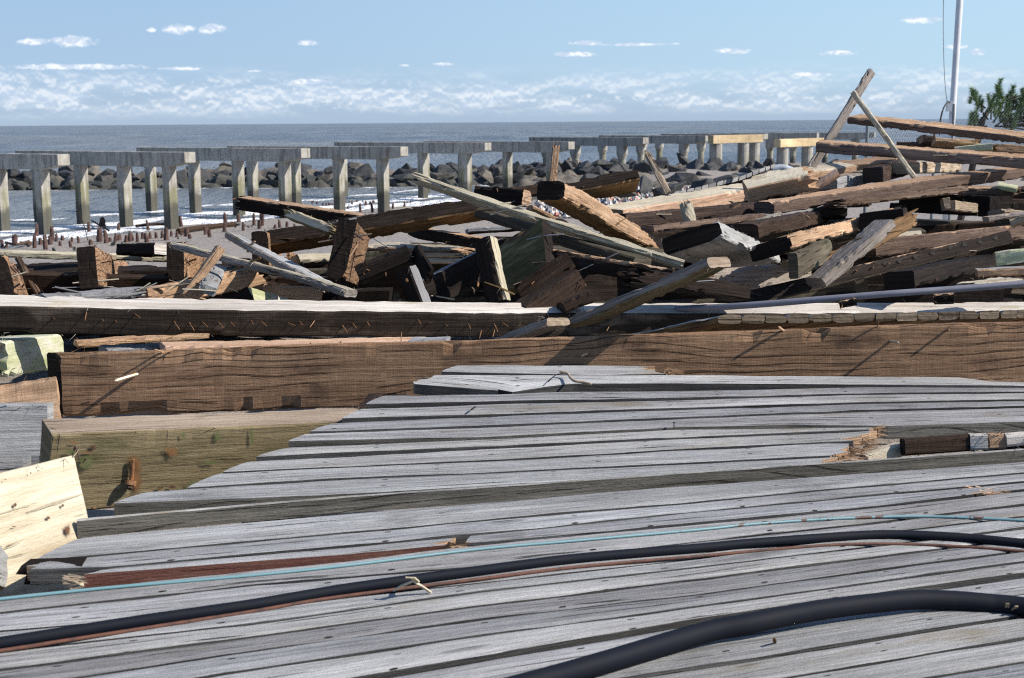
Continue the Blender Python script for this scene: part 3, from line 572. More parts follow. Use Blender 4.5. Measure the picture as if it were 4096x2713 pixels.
# ------------------------------------------------------------------ broken boardwalk deck in the foreground
def dinv(x,y):
    xh=(x-CX)/F; yh=(y-CY)/F
    return .2041+np.where(yh>.118,.744,.523)*(yh-.118)-.03*xh
def ds(x,y,lift=0.):
    p=un(x,y,1/float(dinv(x,y))); return p+np.array([0,-.02,1.])*lift
def pl(P): P=np.array(P,float); return P[:,0],P[:,1]
def ev(P,x):
    X_,Y_=P
    if x<X_[0]: return Y_[0]+(Y_[1]-Y_[0])/(X_[1]-X_[0])*(x-X_[0])
    if x>X_[-1]: return Y_[-1]+(Y_[-1]-Y_[-2])/(X_[-1]-X_[-2])*(x-X_[-1])
    return float(np.interp(x,X_,Y_))
def board(root,bk,fr,xb,xf,th,mat,side,seed,broken='',lift=0.,label=None,warp=.0025):
    """bk/fr polylines of the back and front top edges (photo px); xb,xf=(left,right) px limits of each"""
    bk,fr=pl(bk),pl(fr); na=7; Lm=np.linalg.norm(ds(max(xf[1],xb[1]),ev(fr,xf[1]))-ds(xf[0],ev(fr,xf[0]))); N=int(Lm/.022); N=max(12,min(N,230))
    top=np.zeros((N+1,na,3)); u0=np.zeros((N+1,na)); v0=np.zeros((N+1,na))
    y_up=ev(fr,2000)<1960
    for i in range(N+1):
        t=i/N
        for j in range(na):
            s=j/(na-1)
            tt=t
            # ragged ends
            dl=dr=0.
            if 'L' in broken: dl=(.35+abs(nz(s*9+seed,seed*1.7,0))*1.6+.5*nz(s*40,seed,5))*70*math.exp(-t*N/6)
            if 'R' in broken: dr=-(.35+abs(nz(s*9+seed*2,seed*1.3,2))*1.6+.5*nz(s*40,seed,9))*95*math.exp(-(1-t)*N/6)
            XB=xb[0]+(xb[1]-xb[0])*t; XF=xf[0]+(xf[1]-xf[0])*t
            x=XB+(XF-XB)*s+dl+dr; yB=ev(bk,x)+(4.0 if y_up else 2.2); yF=ev(fr,x); y=yB+(yF-yB)*s
            p=ds(x,y); ed=1. if 0<j<na-1 else -.6
            rg=.0011*nz(p[0]*3+seed,s*23,seed)+.0006*nz(p[0]*14,s*40,seed*2)
            if j in(0,na-1): rg-=.0025+.004*max(0,nz(p[0]*4,seed,s)) ; p=p+np.array([0,.0022*nz(p[0]*9+seed,s,7),0])
            p=p+np.array([0,0,rg+lift+warp*nz(p[0]*.7,seed*3.3,1.)+.0018*(1-(2*s-1)**2)])
            top[i,j]=p
    cA=top[:,0,:]; 
    for j in range(na):
        u0[:,j]=top[:,j,0]
        v0[:,j]=np.median(np.linalg.norm(top[:,j]-top[:,0],axis=1)) if j else 0
    u0+=seed*3.7; v0+=seed*.0
    dn=np.array([0,.03,-1.])*th
    V=list(top.reshape(-1,3))+[p+dn for p in top.reshape(-1,3)]; K=(N+1)*na; Fc=[];MI=[];UV=[]
    idx=lambda i,j,b: b*K+i*na+j
    for i in range(N):
        for j in range(na-1):
            Fc.append((idx(i,j,0),idx(i,j+1,0),idx(i+1,j+1,0),idx(i+1,j,0))); MI.append(0); UV+=[(u0[i,j],v0[i,j]),(u0[i,j+1],v0[i,j+1]),(u0[i+1,j+1],v0[i+1,j+1]),(u0[i+1,j],v0[i+1,j])]
            Fc.append((idx(i,j,1),idx(i+1,j,1),idx(i+1,j+1,1),idx(i,j+1,1))); MI.append(1); UV+=[(u0[i,j],v0[i,j]),(u0[i+1,j],v0[i+1,j]),(u0[i+1,j+1],v0[i+1,j+1]),(u0[i,j+1],v0[i,j+1])]
        for j,fl in((0,1),(na-1,0)):
            f=(idx(i,j,0),idx(i,j,1),idx(i+1,j,1),idx(i+1,j,0)); w4=[(u0[i,j],2.),(u0[i,j],2.+th),(u0[i+1,j],2.+th),(u0[i+1,j],2.)]
            if fl: f=f[::-1]; w4=w4[::-1]
            Fc.append(f); MI.append(1); UV+=w4
    for i,fl in((0,0),(N,1)):
        for j in range(na-1):
            f=(idx(i,j,0),idx(i,j,1),idx(i,j+1,1),idx(i,j+1,0)); w4=[(v0[i,j]*.3,3.),(v0[i,j]*.3,3.+th),(v0[i,j+1]*.3,3.+th),(v0[i,j+1]*.3,3.)]
            if fl: f=f[::-1]; w4=w4[::-1]
            Fc.append(f); MI.append(2); UV+=w4
    endm=WD['tan'] if broken else side
    o=obj('deck_board',V,Fc,[mat,side,endm],MI,UV,parent=root)
    if label: o['label']=label
    return o
D1,D2,DR,DK=WD['deck'],WD['deck2'],WD['deckr'],WD['deckd']
up=empty('deck_section',ds(2200,1750)-[0,0,.15],'upper broken section of weathered grey boardwalk, boards with diagonal cut left ends','boardwalk deck')
lo=empty('deck_section',ds(2048,2400)-[0,0,.15],'lower section of grey boardwalk boards under the black cables','boardwalk deck')
E_=[
# root,back,front,(xb),(xf),th,mat,side,broken,lift
(up,[(1832,1455),(2000,1454),(2680,1458)],[(1760,1484),(2000,1490),(2400,1498),(2700,1492)],(1836,2672),(1765,2700),.04,D2,DR,'R',0),
(up,[(1745,1494),(2000,1495),(2700,1494),(3838,1504),(3960,1520),(4500,1532)],[(1700,1514),(1900,1536),(2050,1564),(2175,1546),(2300,1532),(2700,1532),(3500,1537),(4500,1543)],(1745,5500),(1715,5500),.04,D2,DR,'',0),
(up,[(1640,1508),(1740,1520),(1990,1560)],[(1590,1541),(1962,1568),(2000,1571)],(1650,1985),(1596,1990),.045,D2,DR,'L',.012),
(up,[(1545,1576),(2000,1572),(2175,1562),(2700,1559),(3500,1543),(4500,1548)],[(1463,1614),(2000,1601),(2700,1588),(3440,1571),(4500,1560)],(1545,5500),(1463,5500),.04,D2,DR,'',0),
(up,[(1451,1630),(2000,1612),(2700,1598),(3440,1575),(4500,1564)],[(1368,1671),(2000,1653),(2700,1630),(3440,1608),(4500,1588)],(1451,5500),(1368,5500),.04,D2,DR,'',0),
(up,[(1365,1684),(2000,1659),(2700,1635),(3440,1611),(4500,1592)],[(1240,1722),(2000,1697),(2700,1668),(3358,1640),(4500,1612)],(1345,5500),(1240,5500),.04,D1,DR,'',0),
(up,[(1240,1729),(2000,1702),(2700,1672),(3358,1644),(4500,1616)],[(1153,1763),(1400,1757),(2000,1742),(2700,1708),(3156,1695),(3554,1701),(4096,1684),(4500,1672)],(1240,5500),(1153,5500),.058,D2,DR,'',0),
(up,[(1170,1783),(1400,1775),(2000,1750),(2700,1713),(3560,1706)],[(1017,1825),(1300,1810),(2000,1780),(2600,1751),(3345,1722),(3560,1712)],(1170,3580),(1025,3545),.04,D2,DR,'R',0),
(up,[(1010,1840),(1300,1825),(2000,1788),(2600,1755),(3345,1726),(3545,1716)],[(891,1885),(1403,1861),(2000,1835),(2700,1794),(3440,1758),(3520,1753)],(1000,3545),(891,3470),.04,D2,DR,'R',0),
(up,[(891,1888),(1403,1864),(2000,1838),(2700,1797),(3480,1760)],[(749,1949),(1300,1913),(2000,1884),(2700,1850),(3370,1817)],(885,3470),(749,3400),.04,D1,DR,'R',0),
(up,[(749,1952),(1300,1917),(2000,1887),(2700,1853),(3370,1820)],[(455,2010),(1000,1990),(1400,1974),(2000,1938),(2700,1889),(3300,1850),(3400,1843)],(594,3420),(455,3330),.048,D1,DR,'R',0),
(up,[(325,2072),(1400,1981),(2700,1890),(3500,1835),(4096,1788),(4500,1760)],[(310,2081),(1400,1988),(2700,1896),(3500,1840),(4096,1796),(4500,1768)],(318,5500),(306,5500),.056,D2,DR,'',.0),
(lo,[(250,2150),(362,2142),(1400,2050),(2700,1944),(4096,1844),(4500,1818)],[(136,2239),(1400,2123),(2000,2068),(2700,2010),(3300,1955),(4096,1886),(4500,1856)],(330,5500),(140,5500),.04,D1,DR,'',0),
(lo,[(136,2245),(1400,2130),(2000,2074),(2700,2015),(3300,1959),(4096,1890),(4500,1860)],[(65,2275),(413,2266),(1400,2178),(2140,2108),(2700,2050),(3500,1975),(4096,1922),(4500,1890)],(150,5500),(68,5500),.045,D1,DR,'L',0),
(lo,[(400,2276),(1400,2186),(2140,2114),(2700,2055),(3500,1979),(4500,1895)],[(291,2300),(1400,2213),(1840,2172),(2700,2094),(3500,2020),(3918,1972),(4096,1955),(4500,1925)],(420,1880),(291,1840),.046,D1,WD['redside'],'LR',0),
(lo,[(400,2276),(1400,2186),(2140,2114),(2700,2055),(3500,1979),(4500,1895)],[(291,2300),(1400,2213),(1840,2172),(2700,2094),(3500,2020),(3918,1972),(4096,1955),(4500,1925)],(1885,5500),(1862,5500),.046,D1,DR,'',0),
(lo,[(-300,2412),(0,2384),(300,2352),(1400,2241),(1840,2183),(2700,2102),(3500,2028),(4096,1962),(4500,1932)],[(-300,2475),(0,2446),(433,2398),(1027,2333),(1900,2262),(2700,2172),(3500,2085),(4096,2012),(4500,1965)],(-1200,5500),(-1200,5500),.04,D2,DR,'',0),
(lo,[(-300,2480),(0,2451),(1027,2337),(1900,2266),(2700,2176),(3500,2089),(4500,1969)],[(-300,2548),(0,2518),(1000,2425),(2000,2318),(2800,2228),(3500,2130),(4096,2060),(4500,2015)],(-1200,5500),(-1200,5500),.04,D2,DR,'',0),
(lo,[(-300,2554),(0,2523),(1000,2430),(2000,2322),(2800,2232),(3500,2134),(4500,2019)],[(-300,2632),(0,2600),(1000,2490),(1900,2362),(2800,2262),(3500,2178),(4096,2105),(4500,2060)],(-1200,5500),(-1200,5500),.04,D1,DR,'',0),
(lo,[(-300,2637),(0,2605),(1000,2495),(1900,2367),(2800,2267),(3500,2183),(4500,2065)],[(-300,2712),(0,2670),(1000,2541),(1900,2419),(2800,2310),(3500,2222),(4096,2150),(4500,2100)],(-1200,5500),(-1200,5500),.04,D2,DR,'',0),
(lo,[(-300,2718),(0,2676),(1000,2547),(1900,2424),(2800,2315),(4096,2155),(4500,2105)],[(-300,2800),(0,2750),(900,2613),(1900,2471),(2800,2370),(3500,2275),(4096,2198),(4500,2150)],(-1200,5500),(-1200,5500),.04,D2,DR,'',0),
(lo,[(-300,2806),(900,2619),(1900,2477),(2800,2375),(4096,2203),(4500,2155)],[(-300,2880),(900,2687),(1900,2537),(2800,2420),(3500,2322),(4096,2240),(4500,2192)],(-1200,5500),(-1200,5500),.04,D1,DR,'',0),
(lo,[(-300,2886),(900,2693),(1900,2543),(2800,2425),(4096,2246),(4500,2198)],[(-300,2960),(600,2830),(1360,2713),(1900,2622),(2800,2470),(3000,2440),(4096,2285),(4500,2238)],(-1200,5500),(-1200,5500),.04,D2,DR,'',0),
(lo,[(-300,2985),(600,2852),(1360,2735),(1900,2643),(2800,2490),(4096,2300),(4500,2250)],[(-300,3050),(1000,2850),(1900,2705),(2800,2560),(4096,2368),(4500,2310)],(-1200,5500),(-1200,5500),.04,D2,DR,'',-.004),
(lo,[(200,2985),(1900,2712),(2800,2567),(4096,2376),(4500,2318)],[(600,3010),(1900,2800),(3000,2630),(3694,2518),(4096,2458),(4500,2398)],(200,5500),(600,5500),.04,D1,DR,'',.002),
(lo,[(1500,2875),(3000,2641),(3694,2529),(4096,2468),(4500,2408)],[(2000,2900),(2700,2775),(3532,2640),(4096,2546),(4500,2482)],(1500,5500),(2000,5500),.04,D2,DR,'',0),
(lo,[(2000,2906),(3532,2647),(4096,2553),(4500,2489)],[(2300,2940),(3532,2735),(4096,2640),(4500,2575)],(2000,5500),(2300,5500),.04,D2,DR,'',0),
(lo,[(2600,2900),(3532,2742),(4096,2647),(4500,2582)],[(2800,2950),(4096,2740),(4500,2675)],(2600,5500),(2800,5500),.04,D1,DR,'',0),
(lo,[(3000,2926),(4096,2748),(4500,2683)],[(3200,3000),(4096,2850),(4500,2790)],(3000,5500),(3200,5500),.04,D2,DR,'',0),
]
for k,(r_,bk,fr,xb,xf,th,mt,sd_,bro,lf) in enumerate(E_):
    if sd_ is DR and th<.047: sd_=DK
    board(r_,bk,fr,xb,xf,th,mt,sd_,k*1.37+1,bro,lf)
for r_,js in((up,[((1500,1520),(1000,1985)),((2350,1500),(2300,1935)),((3900,1560),(4250,1700))]),(lo,[((500,2300),(300,2700)),((1800,2100),(1500,2700)),((3700,2000),(3900,2690))])):
    for a,b_ in js:
        A0=ds(*a)-[0,0,.16];B0=ds(*b_)-[0,0,.16]; ex=B0-A0; ey=np.cross([0,0,1.],ex/np.linalg.norm(ex))*.07
        V,f,ml,mi,uv=beam(A0,ex,ey,np.array([0,0,.2]),{'*':WD['brd']},seed=300+a[0],slivers=0); obj('joist',V,f,ml,mi,uv,parent=r_)
# deck panel whose row of board ends shows behind the brown beam
def panel(name,label,ends,ax,th,mats,grp=None,cat='deck panel',g0=3.,side=None):
    root=empty(name,ends[0][0]-[0,0,.1],label,cat)
    for k,(tl,tr) in enumerate(ends):
        W_=tr-tl; dn=np.array([0,.05,-1.])*th; far=tl+ax+W_/2+dn/2
        V,f,ml,mi,uv=beam(far,-ax,-W_,-dn,{'*':mats[1],'R':mats[2],'T':mats[0]},seed=400+k+int(th*1000),slivers=2,rough=.8,seg=.06)
        obj('deck_board',V,f,ml,mi,uv,parent=root)
xe=[340,431,583,733,873,1013,1160,1297,1430,1562,1697,1829,1963,2090,2218,2327,2440,2545,2650]; ee=[]
for k in range(1,len(xe)-1):
    def q3(x,first): 
        X_=2600+x/1.583; Y_=1100+np.interp(x,[340,600,1000,1500,2327,2700],[252,252,249,240,224,216])/1.583; return un(X_,Y_,7.02+(x-340)/2300*1.05)
    ee.append((q3(xe[k],1),q3(xe[k+1]-5,0)))
axp=np.array([-.62,1.0,-.30])*1.1
ENDG=wood('plank_end',(.07,.052,.036),(.16,.13,.095),(.29,.255,.20),crack=.6,rings=12)
panel('decking_raft','tilted deck panel showing a long row of cut plank ends behind the wide brown beam',ee,axp,.046,(WD['gry'],WD['ora'],ENDG))
x0s=np.array([1160,1260,1365,1485,1600,1712,1835,1950,2062,2180,2300,2398,2500,2600,2680,2760]); ee=[]
y0s=np.interp(x0s,[1160,1485,1835,2180,2300,2500,2760],[462,400,310,225,185,110,20])
for k in range(len(x0s)-1):
    p=lambda i,e: un(2400+(x0s[i]+e)/3.92,650+y0s[i]/3.92,15.2+i*.1)
    ee.append((p(k,0),p(k+1,-12)))
panel('decking_raft','far deck panel with small white plank ends above the broad sunlit beam',ee,np.array([-.3,.9,-.35]),.045,(WD['gry'],WD['brd'],WD['gry']))
# ------------------------------------------------------------------ timbers of the wreck
TT={}
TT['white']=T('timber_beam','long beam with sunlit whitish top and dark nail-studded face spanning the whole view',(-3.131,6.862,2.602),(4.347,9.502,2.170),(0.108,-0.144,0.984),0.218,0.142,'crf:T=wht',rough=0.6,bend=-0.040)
TT['brown']=T('timber_beam','wide brown sawn beam on edge with cracked grain and a rusty spike near its left end',(-2.228,6.885,2.225),(4.875,6.743,2.434),(-0.027,0.114,0.993),0.091,0.316,'brn:L=cre',skew=(-0.1, 0),bend=-0.002)
TT['olive']=T('timber_beam','olive stained beam with a rusted bolt, lying under the left tips of the deck boards',(-1.751,5.128,2.242),(-0.626,5.771,2.145),(0.135,-0.087,0.987),0.177,0.310,'olv:T=gtn,D=olv',rough=0.5)
TT['cream']=T('timber_plank','cream coloured plank end with rusty nail holes at the lower left edge',(-1.620,4.053,2.237),(-1.405,4.451,2.223),(-0.199,0.141,0.970),0.050,0.431,'crm',rough=0.5)
TT['pinkend']=T('timber_block','pinkish split block end poking in at the lower left corner beneath the cream plank',(-1.544,3.853,2.286),(-1.571,4.154,2.153),(-0.024,0.402,0.916),0.059,0.138,'tan:F=gry')
TT['greenblk']=T('timber_block','broken block with green and white streaked face at left under the white topped beam',(-2.671,6.881,2.354),(-2.636,7.716,2.258),(0.002,0.114,0.993),0.293,0.186,'gwh',broken='L')
TT['lefttan']=T('timber_plank','flat tan timber passing behind the left end of the wide brown beam',(-2.581,6.425,2.129),(-2.144,6.531,2.169),(-0.210,0.565,0.798),0.078,0.328,'tan:F=tan')
TT['lefttan2']=T('timber_plank','plank on edge between the tan timber and the cream plank, its bluish shade put in as grey',(-2.498,6.124,2.124),(-2.081,6.197,2.115),(-0.008,0.158,0.987),0.199,0.296,'gry')  # tan wood in shadow; the shade is given by grey wood
TT['under1']=T('wood_batten','short tan batten wedged under the white topped beam at left',(-2.355,7.506,2.333),(-1.729,7.884,2.323),(0.049,-0.055,0.997),0.089,0.031,'tan')
TT['under2']=T('timber_plank','flat weathered board lying in the gap below the short tan batten',(-2.118,7.203,2.345),(-1.649,7.516,2.320),(0.042,0.020,0.999),0.160,0.030,'gry')
TT['under3']=T('timber_plank','flat pinkish plank with bent nails in the gap under the white topped beam',(-1.796,7.142,2.361),(-0.458,7.633,2.301),(0.041,0.009,0.999),0.300,0.050,'pnk')
TT['under4']=T('wood_scrap','small grey board scrap on the right end of the pinkish plank',(-0.535,7.321,2.354),(-0.333,7.297,2.360),(-0.034,-0.026,0.999),0.140,0.040,'gry')
TT['lean1']=T('timber_plank','weathered grey plank leaning up to the right over the white topped beam',(0.337,7.123,2.484),(0.972,6.565,2.844),(-0.268,0.288,0.919),0.181,0.051,'wgr:D=olv,R=gtn',bend=-0.010)
TT['lean2']=T('timber_plank','short grey plank end beside the foot of the leaning plank',(-0.209,7.757,2.218),(0.224,6.884,2.522),(-0.057,0.302,0.952),0.126,0.041,'wgr:R=gtn')
TT['L1']=T('timber_joist','leftmost dark end-on joist with a lit nailed side, cut by the left edge',(-3.381,9.279,2.516),(-4.109,11.967,1.985),(-0.273,0.115,0.955),0.122,0.289,'cre:F=brn')
TT['L1b']=T('timber_plank','reddish brown plank sloping down right beside the leftmost joist',(-3.742,10.631,2.513),(-3.600,10.637,2.228),(0.835,0.350,0.424),0.050,0.047,'rdb')
TT['L2']=T('timber_joist','dark square-cut joist end with a tan lit side bearing two crossed spikes',(-2.837,9.359,2.559),(-4.330,15.621,1.838),(-0.070,0.098,0.993),0.119,0.279,'cre:F=brn')
TT['L3']=T('timber_joist','dark joist end with bent spikes, just left of the two crossed planks',(-2.210,9.225,2.614),(-2.922,13.184,2.196),(0.029,0.110,0.994),0.111,0.247,'cre:F=brn')
TT['L0']=T('timber_block','low dark beam end with a pale sunlit right end on top of the green rail',(-3.258,12.046,2.430),(-2.853,11.713,2.467),(0.032,0.148,0.988),0.301,0.095,'cre:R=wht')
TT['rail1']=T('timber_rail','long pale green rail running behind the dark joist ends at left',(-4.646,11.923,2.436),(-3.012,12.245,2.340),(0.069,-0.052,0.996),0.100,0.055,'grn',broken='R')
TT['rail2']=T('timber_rail','short pale green rail between the joist with a spike and the nailed dark timber',(-1.787,11.596,2.382),(-1.546,11.941,2.355),(0.718,-0.459,0.523),0.076,0.103,'grn')
TT['L4']=T('timber_joist','dark joist end with one long spike behind the split grey plank',(-1.783,9.961,2.608),(-2.282,13.545,2.219),(-0.012,0.106,0.994),0.119,0.283,'cre:F=brn')
TT['L5']=T('wood_scrap','small reddish wedge of board between the split plank and the green rail',(-1.999,12.559,2.352),(-2.199,14.484,2.060),(-0.016,0.149,0.989),0.030,0.093,'brn')
TT['xplank']=T('timber_plank','long thin weathered plank sloping down to the right across the left joists',(-2.164,9.059,2.726),(-0.904,7.842,2.550),(0.158,0.021,0.987),0.089,0.043,'wgr:T=grn',bend=0.011)
TT['split']=T('timber_plank','grey plank with a deeply split sunlit face sloping down right',(-1.901,9.636,2.736),(-1.052,8.204,2.532),(0.292,0.037,0.956),0.134,0.046,'wgr:T=gry',broken='R',bend=-0.002)
TT['stickA']=T('wood_batten','tan faced stick leaning up right in front of the long thin plank',(-1.914,8.191,2.502),(-1.727,8.343,2.770),(-0.687,-0.314,0.656),0.060,0.052,'tan')
TT['stickB']=T('timber_plank','grey white board end leaning behind the tan faced stick',(-1.690,7.743,2.586),(-1.986,9.517,2.532),(-0.917,-0.142,0.373),0.050,0.097,'gry')
TT['tanlow']=T('timber_beam','tan beam with a torn right end low behind the white topped beam',(-2.265,8.603,2.440),(-1.685,9.212,2.505),(-0.128,0.017,0.992),0.120,0.125,'tan',broken='R')
TT['greywh']=T('timber_plank','pale grey splintered board just above the white topped beam at left',(-2.754,8.212,2.489),(-2.267,8.581,2.489),(0.058,-0.076,0.995),0.120,0.050,'gry',broken='R')
TT['yelw']=T('timber_block','dark ended block with a mossy yellow lit side above the white topped beam',(-1.615,8.386,2.462),(-1.434,8.905,2.316),(-0.488,0.390,0.781),0.138,0.112,'cre:F=gwh',broken='R')
TT['shad1']=T('timber_block','shaded tan timber face under the long thin plank',(-1.667,9.423,2.384),(-1.287,9.458,2.348),(0.079,0.155,0.985),0.299,0.095,'tan')
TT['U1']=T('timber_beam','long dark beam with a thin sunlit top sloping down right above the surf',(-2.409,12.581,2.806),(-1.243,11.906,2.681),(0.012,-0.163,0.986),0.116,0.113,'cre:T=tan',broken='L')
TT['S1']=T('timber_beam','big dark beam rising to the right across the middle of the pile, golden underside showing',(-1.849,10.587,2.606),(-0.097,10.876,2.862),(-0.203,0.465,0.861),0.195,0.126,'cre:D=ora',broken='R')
TT['S2']=T('timber_block','dark beam end with a frayed orange right end and nails in its top',(-0.236,10.289,2.981),(0.117,10.134,2.960),(0.116,0.125,0.985),0.161,0.109,'cre:R=tan')
TT['V1']=T('timber_plank','broken pale plank with a torn white tip above the nailed dark timber',(-1.551,9.784,2.883),(-1.165,9.503,2.759),(-0.461,-0.802,0.379),0.070,0.108,'olv:T=crm',broken='LR')
TT['W1']=T('timber_joist','dark timber standing askew with nails in its tan lit side, centre left',(-1.049,8.695,2.726),(-1.171,10.578,2.481),(0.248,0.141,0.958),0.116,0.381,'cre:F=brn')
TT['X1']=T('timber_block','charred-dark curved timber end next to the nailed askew timber',(-0.946,8.674,2.565),(-0.631,8.712,2.695),(-0.390,0.119,0.913),0.300,0.110,'cre')
TT['X1b']=T('timber_plank','thin dark board leaning off the right of the curved timber end',(-0.592,8.630,2.712),(-0.492,8.430,2.582),(0.308,-0.405,0.861),0.040,0.110,'cre')
TT['Y1']=T('timber_block','dark block with a nail head leaning behind the white topped beam',(-0.614,8.103,2.663),(-0.524,8.057,2.433),(0.786,-0.470,0.402),0.091,0.116,'cre:T=gry')
TT['Z1']=T('timber_plank','dark upright plank with a pale green sunlit edge, left of the striped timber',(-0.155,8.261,2.812),(-0.074,8.117,2.459),(0.838,-0.411,0.360),0.105,0.121,'cre:T=grn')
TT['H1']=T('timber_plank','shaded plank rising right towards the striped timber, grey top edge',(-0.603,8.989,2.378),(-0.046,9.594,2.619),(-0.377,-0.020,0.926),0.120,0.191,'cre:T=gry',broken='L')
TT['G1']=T('timber_beam','green and brown striped timber face in the centre of the pile',(-0.089,8.854,2.541),(0.232,8.679,2.744),(-0.060,0.708,0.703),0.098,0.396,'grs:R=cre')
TT['K1']=T('timber_beam','upper of two dark brown stacked timbers below the striped timber',(0.048,8.375,2.477),(0.356,8.404,2.672),(-0.538,0.130,0.833),0.200,0.112,'brd')
TT['K2']=T('timber_beam','lower of two dark brown stacked timbers, stringy fibres on its right end',(0.059,8.077,2.380),(0.375,8.274,2.569),(-0.457,-0.113,0.882),0.199,0.146,'brd:R=ora')
TT['K3']=T('timber_block','small shaded block end under the two stacked brown timbers',(0.280,7.960,2.448),(0.432,7.996,2.500),(-0.338,0.078,0.938),0.199,0.065,'brd')
TT['M1']=T('timber_plank','long thin pale green plank slanting down right from a splintered tip over the surf',(-0.584,9.068,3.141),(1.080,8.813,2.603),(0.086,-0.771,0.631),0.050,0.079,'grn:D=grd',broken='L',bend=-0.017)
TT['M2']=T('timber_beam','dark timber tight beneath the long pale green plank',(-0.174,9.516,2.891),(0.811,8.695,2.624),(0.236,-0.033,0.971),0.200,0.073,'grd')
TT['N1']=T('timber_beam','big notched timber with a black end pointing at the viewer and tan lit side',(0.256,9.007,3.064),(1.167,11.450,2.468),(0.053,0.218,0.975),0.185,0.122,'ora:L=cre,F=tan,D=ora')
TT['N1b']=T('timber_batten','narrow tan timber tucked between the notched timber and the pale green plank',(0.129,9.765,2.909),(0.559,9.981,2.670),(0.328,0.328,0.886),0.100,0.041,'tan')
TT['O1']=T('timber_beam','dark topped beam with golden lower side pointing right, above the rubble',(0.425,13.374,2.807),(1.198,13.573,2.933),(-0.263,0.502,0.824),0.259,0.130,'cre:D=ora,R=tan')
TT['O2']=T('timber_beam','dark brown beam stretch between the frayed beam end and the notched timber',(-0.017,13.335,2.832),(0.311,13.479,2.857),(-0.120,0.096,0.988),0.200,0.099,'brd')
TT['P1']=T('wooden_post','short upright tan post standing behind the notched timber',(0.415,14.163,2.889),(0.459,14.339,3.249),(-0.994,0.046,0.101),0.070,0.073,'tan',broken='R')
TT['Q1']=T('timber_plank','leaning pale plank with a split groove standing against the rocks',(1.874,16.896,2.646),(1.641,16.957,3.102),(-0.892,-0.104,-0.440),0.050,0.081,'gtn',broken='R')
TT['Q2']=T('wood_batten','stubby pale stick with a chewed top in front of the dark purple-brown beams',(1.471,11.498,2.660),(1.418,11.502,2.841),(-0.878,-0.411,-0.246),0.095,0.083,'grn',broken='R')
TT['R1']=T('timber_slab','wide slab-like timber with a black end, pale right side and grey underside',(1.197,9.314,2.729),(1.985,11.399,2.340),(-0.244,0.266,0.932),0.406,0.120,'gry:L=cre,D=gry,F=gry')  # underside keeps the light wood to stand in for ground bounce
TT['under5']=T('timber_beam','dark beam whose blunt end shows right of the leaning plank',(0.670,7.993,2.625),(1.363,8.351,2.478),(0.100,0.207,0.973),0.196,0.095,'cre',broken='L')
TT['under6']=T('timber_beam','dark timber with a thin lit edge under the pale green plank',(0.227,8.720,2.671),(0.973,8.436,2.561),(0.178,0.089,0.980),0.100,0.106,'cre:T=tan')
TT['bb1']=T('timber_plank','flat splintered pale board seen under the big rising beam',(-1.112,11.339,2.512),(-0.355,10.906,2.505),(-0.014,-0.042,0.999),0.300,0.050,'tan:T=crm',broken='R')
TT['bb2']=T('wood_batten','pale green lath below the flat splintered board',(-0.845,10.971,2.472),(-0.388,10.680,2.502),(0.026,0.141,0.990),0.100,0.031,'grn',broken='R')
TT['bb3']=T('wood_batten','cracked cream lath lying lowest behind the shaded plank',(-0.752,10.346,2.491),(-0.280,10.290,2.493),(0.013,0.152,0.988),0.120,0.032,'crm',broken='R')
TT['bb4']=T('timber_plank','pale grey plank end seen under the frayed dark beam end',(-0.367,11.648,2.603),(0.269,11.755,2.633),(-0.070,0.140,0.988),0.200,0.041,'gry:D=ora')
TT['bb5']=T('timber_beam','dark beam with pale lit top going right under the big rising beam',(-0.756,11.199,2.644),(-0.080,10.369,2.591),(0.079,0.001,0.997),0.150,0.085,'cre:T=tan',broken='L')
TT['F2']=T('timber_beam','broad pale sunlit beam rising gently right behind the stubby stick',(0.923,13.135,2.632),(2.920,14.901,2.833),(-0.011,-0.101,0.995),0.340,0.122,'tan:T=crm,F=pnk',broken='R')
TT['F2a']=T('timber_beam','rough orange-tan beam end with torn face below the sunlit broad beam',(2.194,13.213,2.844),(2.802,13.197,2.966),(-0.197,-0.266,0.944),0.295,0.155,'tan:T=crm',broken='R')
TT['F2b']=T('timber_slab','pale slab with a square cut right end in the middle of the right pile',(2.612,14.266,2.904),(3.847,16.206,2.945),(0.147,-0.115,0.982),0.229,0.109,'tan:T=crm')
TT['F2c']=T('timber_slab','uppermost flat tan slab under the reddish ended beam',(3.945,17.322,2.922),(4.675,17.169,2.991),(-0.129,-0.178,0.976),0.297,0.090,'tan',broken='R')
TT['dark2']=T('timber_beam','purple-brown beam lying directly below the broad sunlit beam',(0.856,11.510,2.688),(2.423,13.092,2.704),(-0.062,0.051,0.997),0.219,0.110,'pur:D=rdb')
TT['dark2b']=T('timber_beam','reddish shaded beam squeezed under the purple-brown beam',(1.037,10.980,2.660),(2.123,12.046,2.680),(-0.083,0.065,0.994),0.200,0.056,'rdb')
TT['A2']=T('timber_beam','very long beam with sandy lit top rising right through the whole right pile',(2.240,12.510,2.732),(5.713,14.873,2.994),(-0.033,-0.062,0.998),0.255,0.108,'rdb:T=tan',bend=0.004)
TT['A2a']=T('timber_beam','dark red timber under the left half of the very long beam',(2.666,11.746,2.805),(4.097,12.943,2.854),(-0.091,0.068,0.993),0.200,0.066,'rdb',broken='L')
TT['B2']=T('timber_beam','long grey-brown beam with a reddish left end below the two crossed sticks',(3.199,14.765,3.227),(5.312,13.722,3.058),(-0.004,-0.168,0.986),0.195,0.110,'prb:T=tan,L=rdb')
TT['C2']=T('timber_beam','topmost long beam with tan top against the sea, right of the crossed sticks',(3.913,16.222,3.504),(5.392,13.952,3.268),(-0.103,-0.169,0.980),0.215,0.078,'rdb:T=tan')
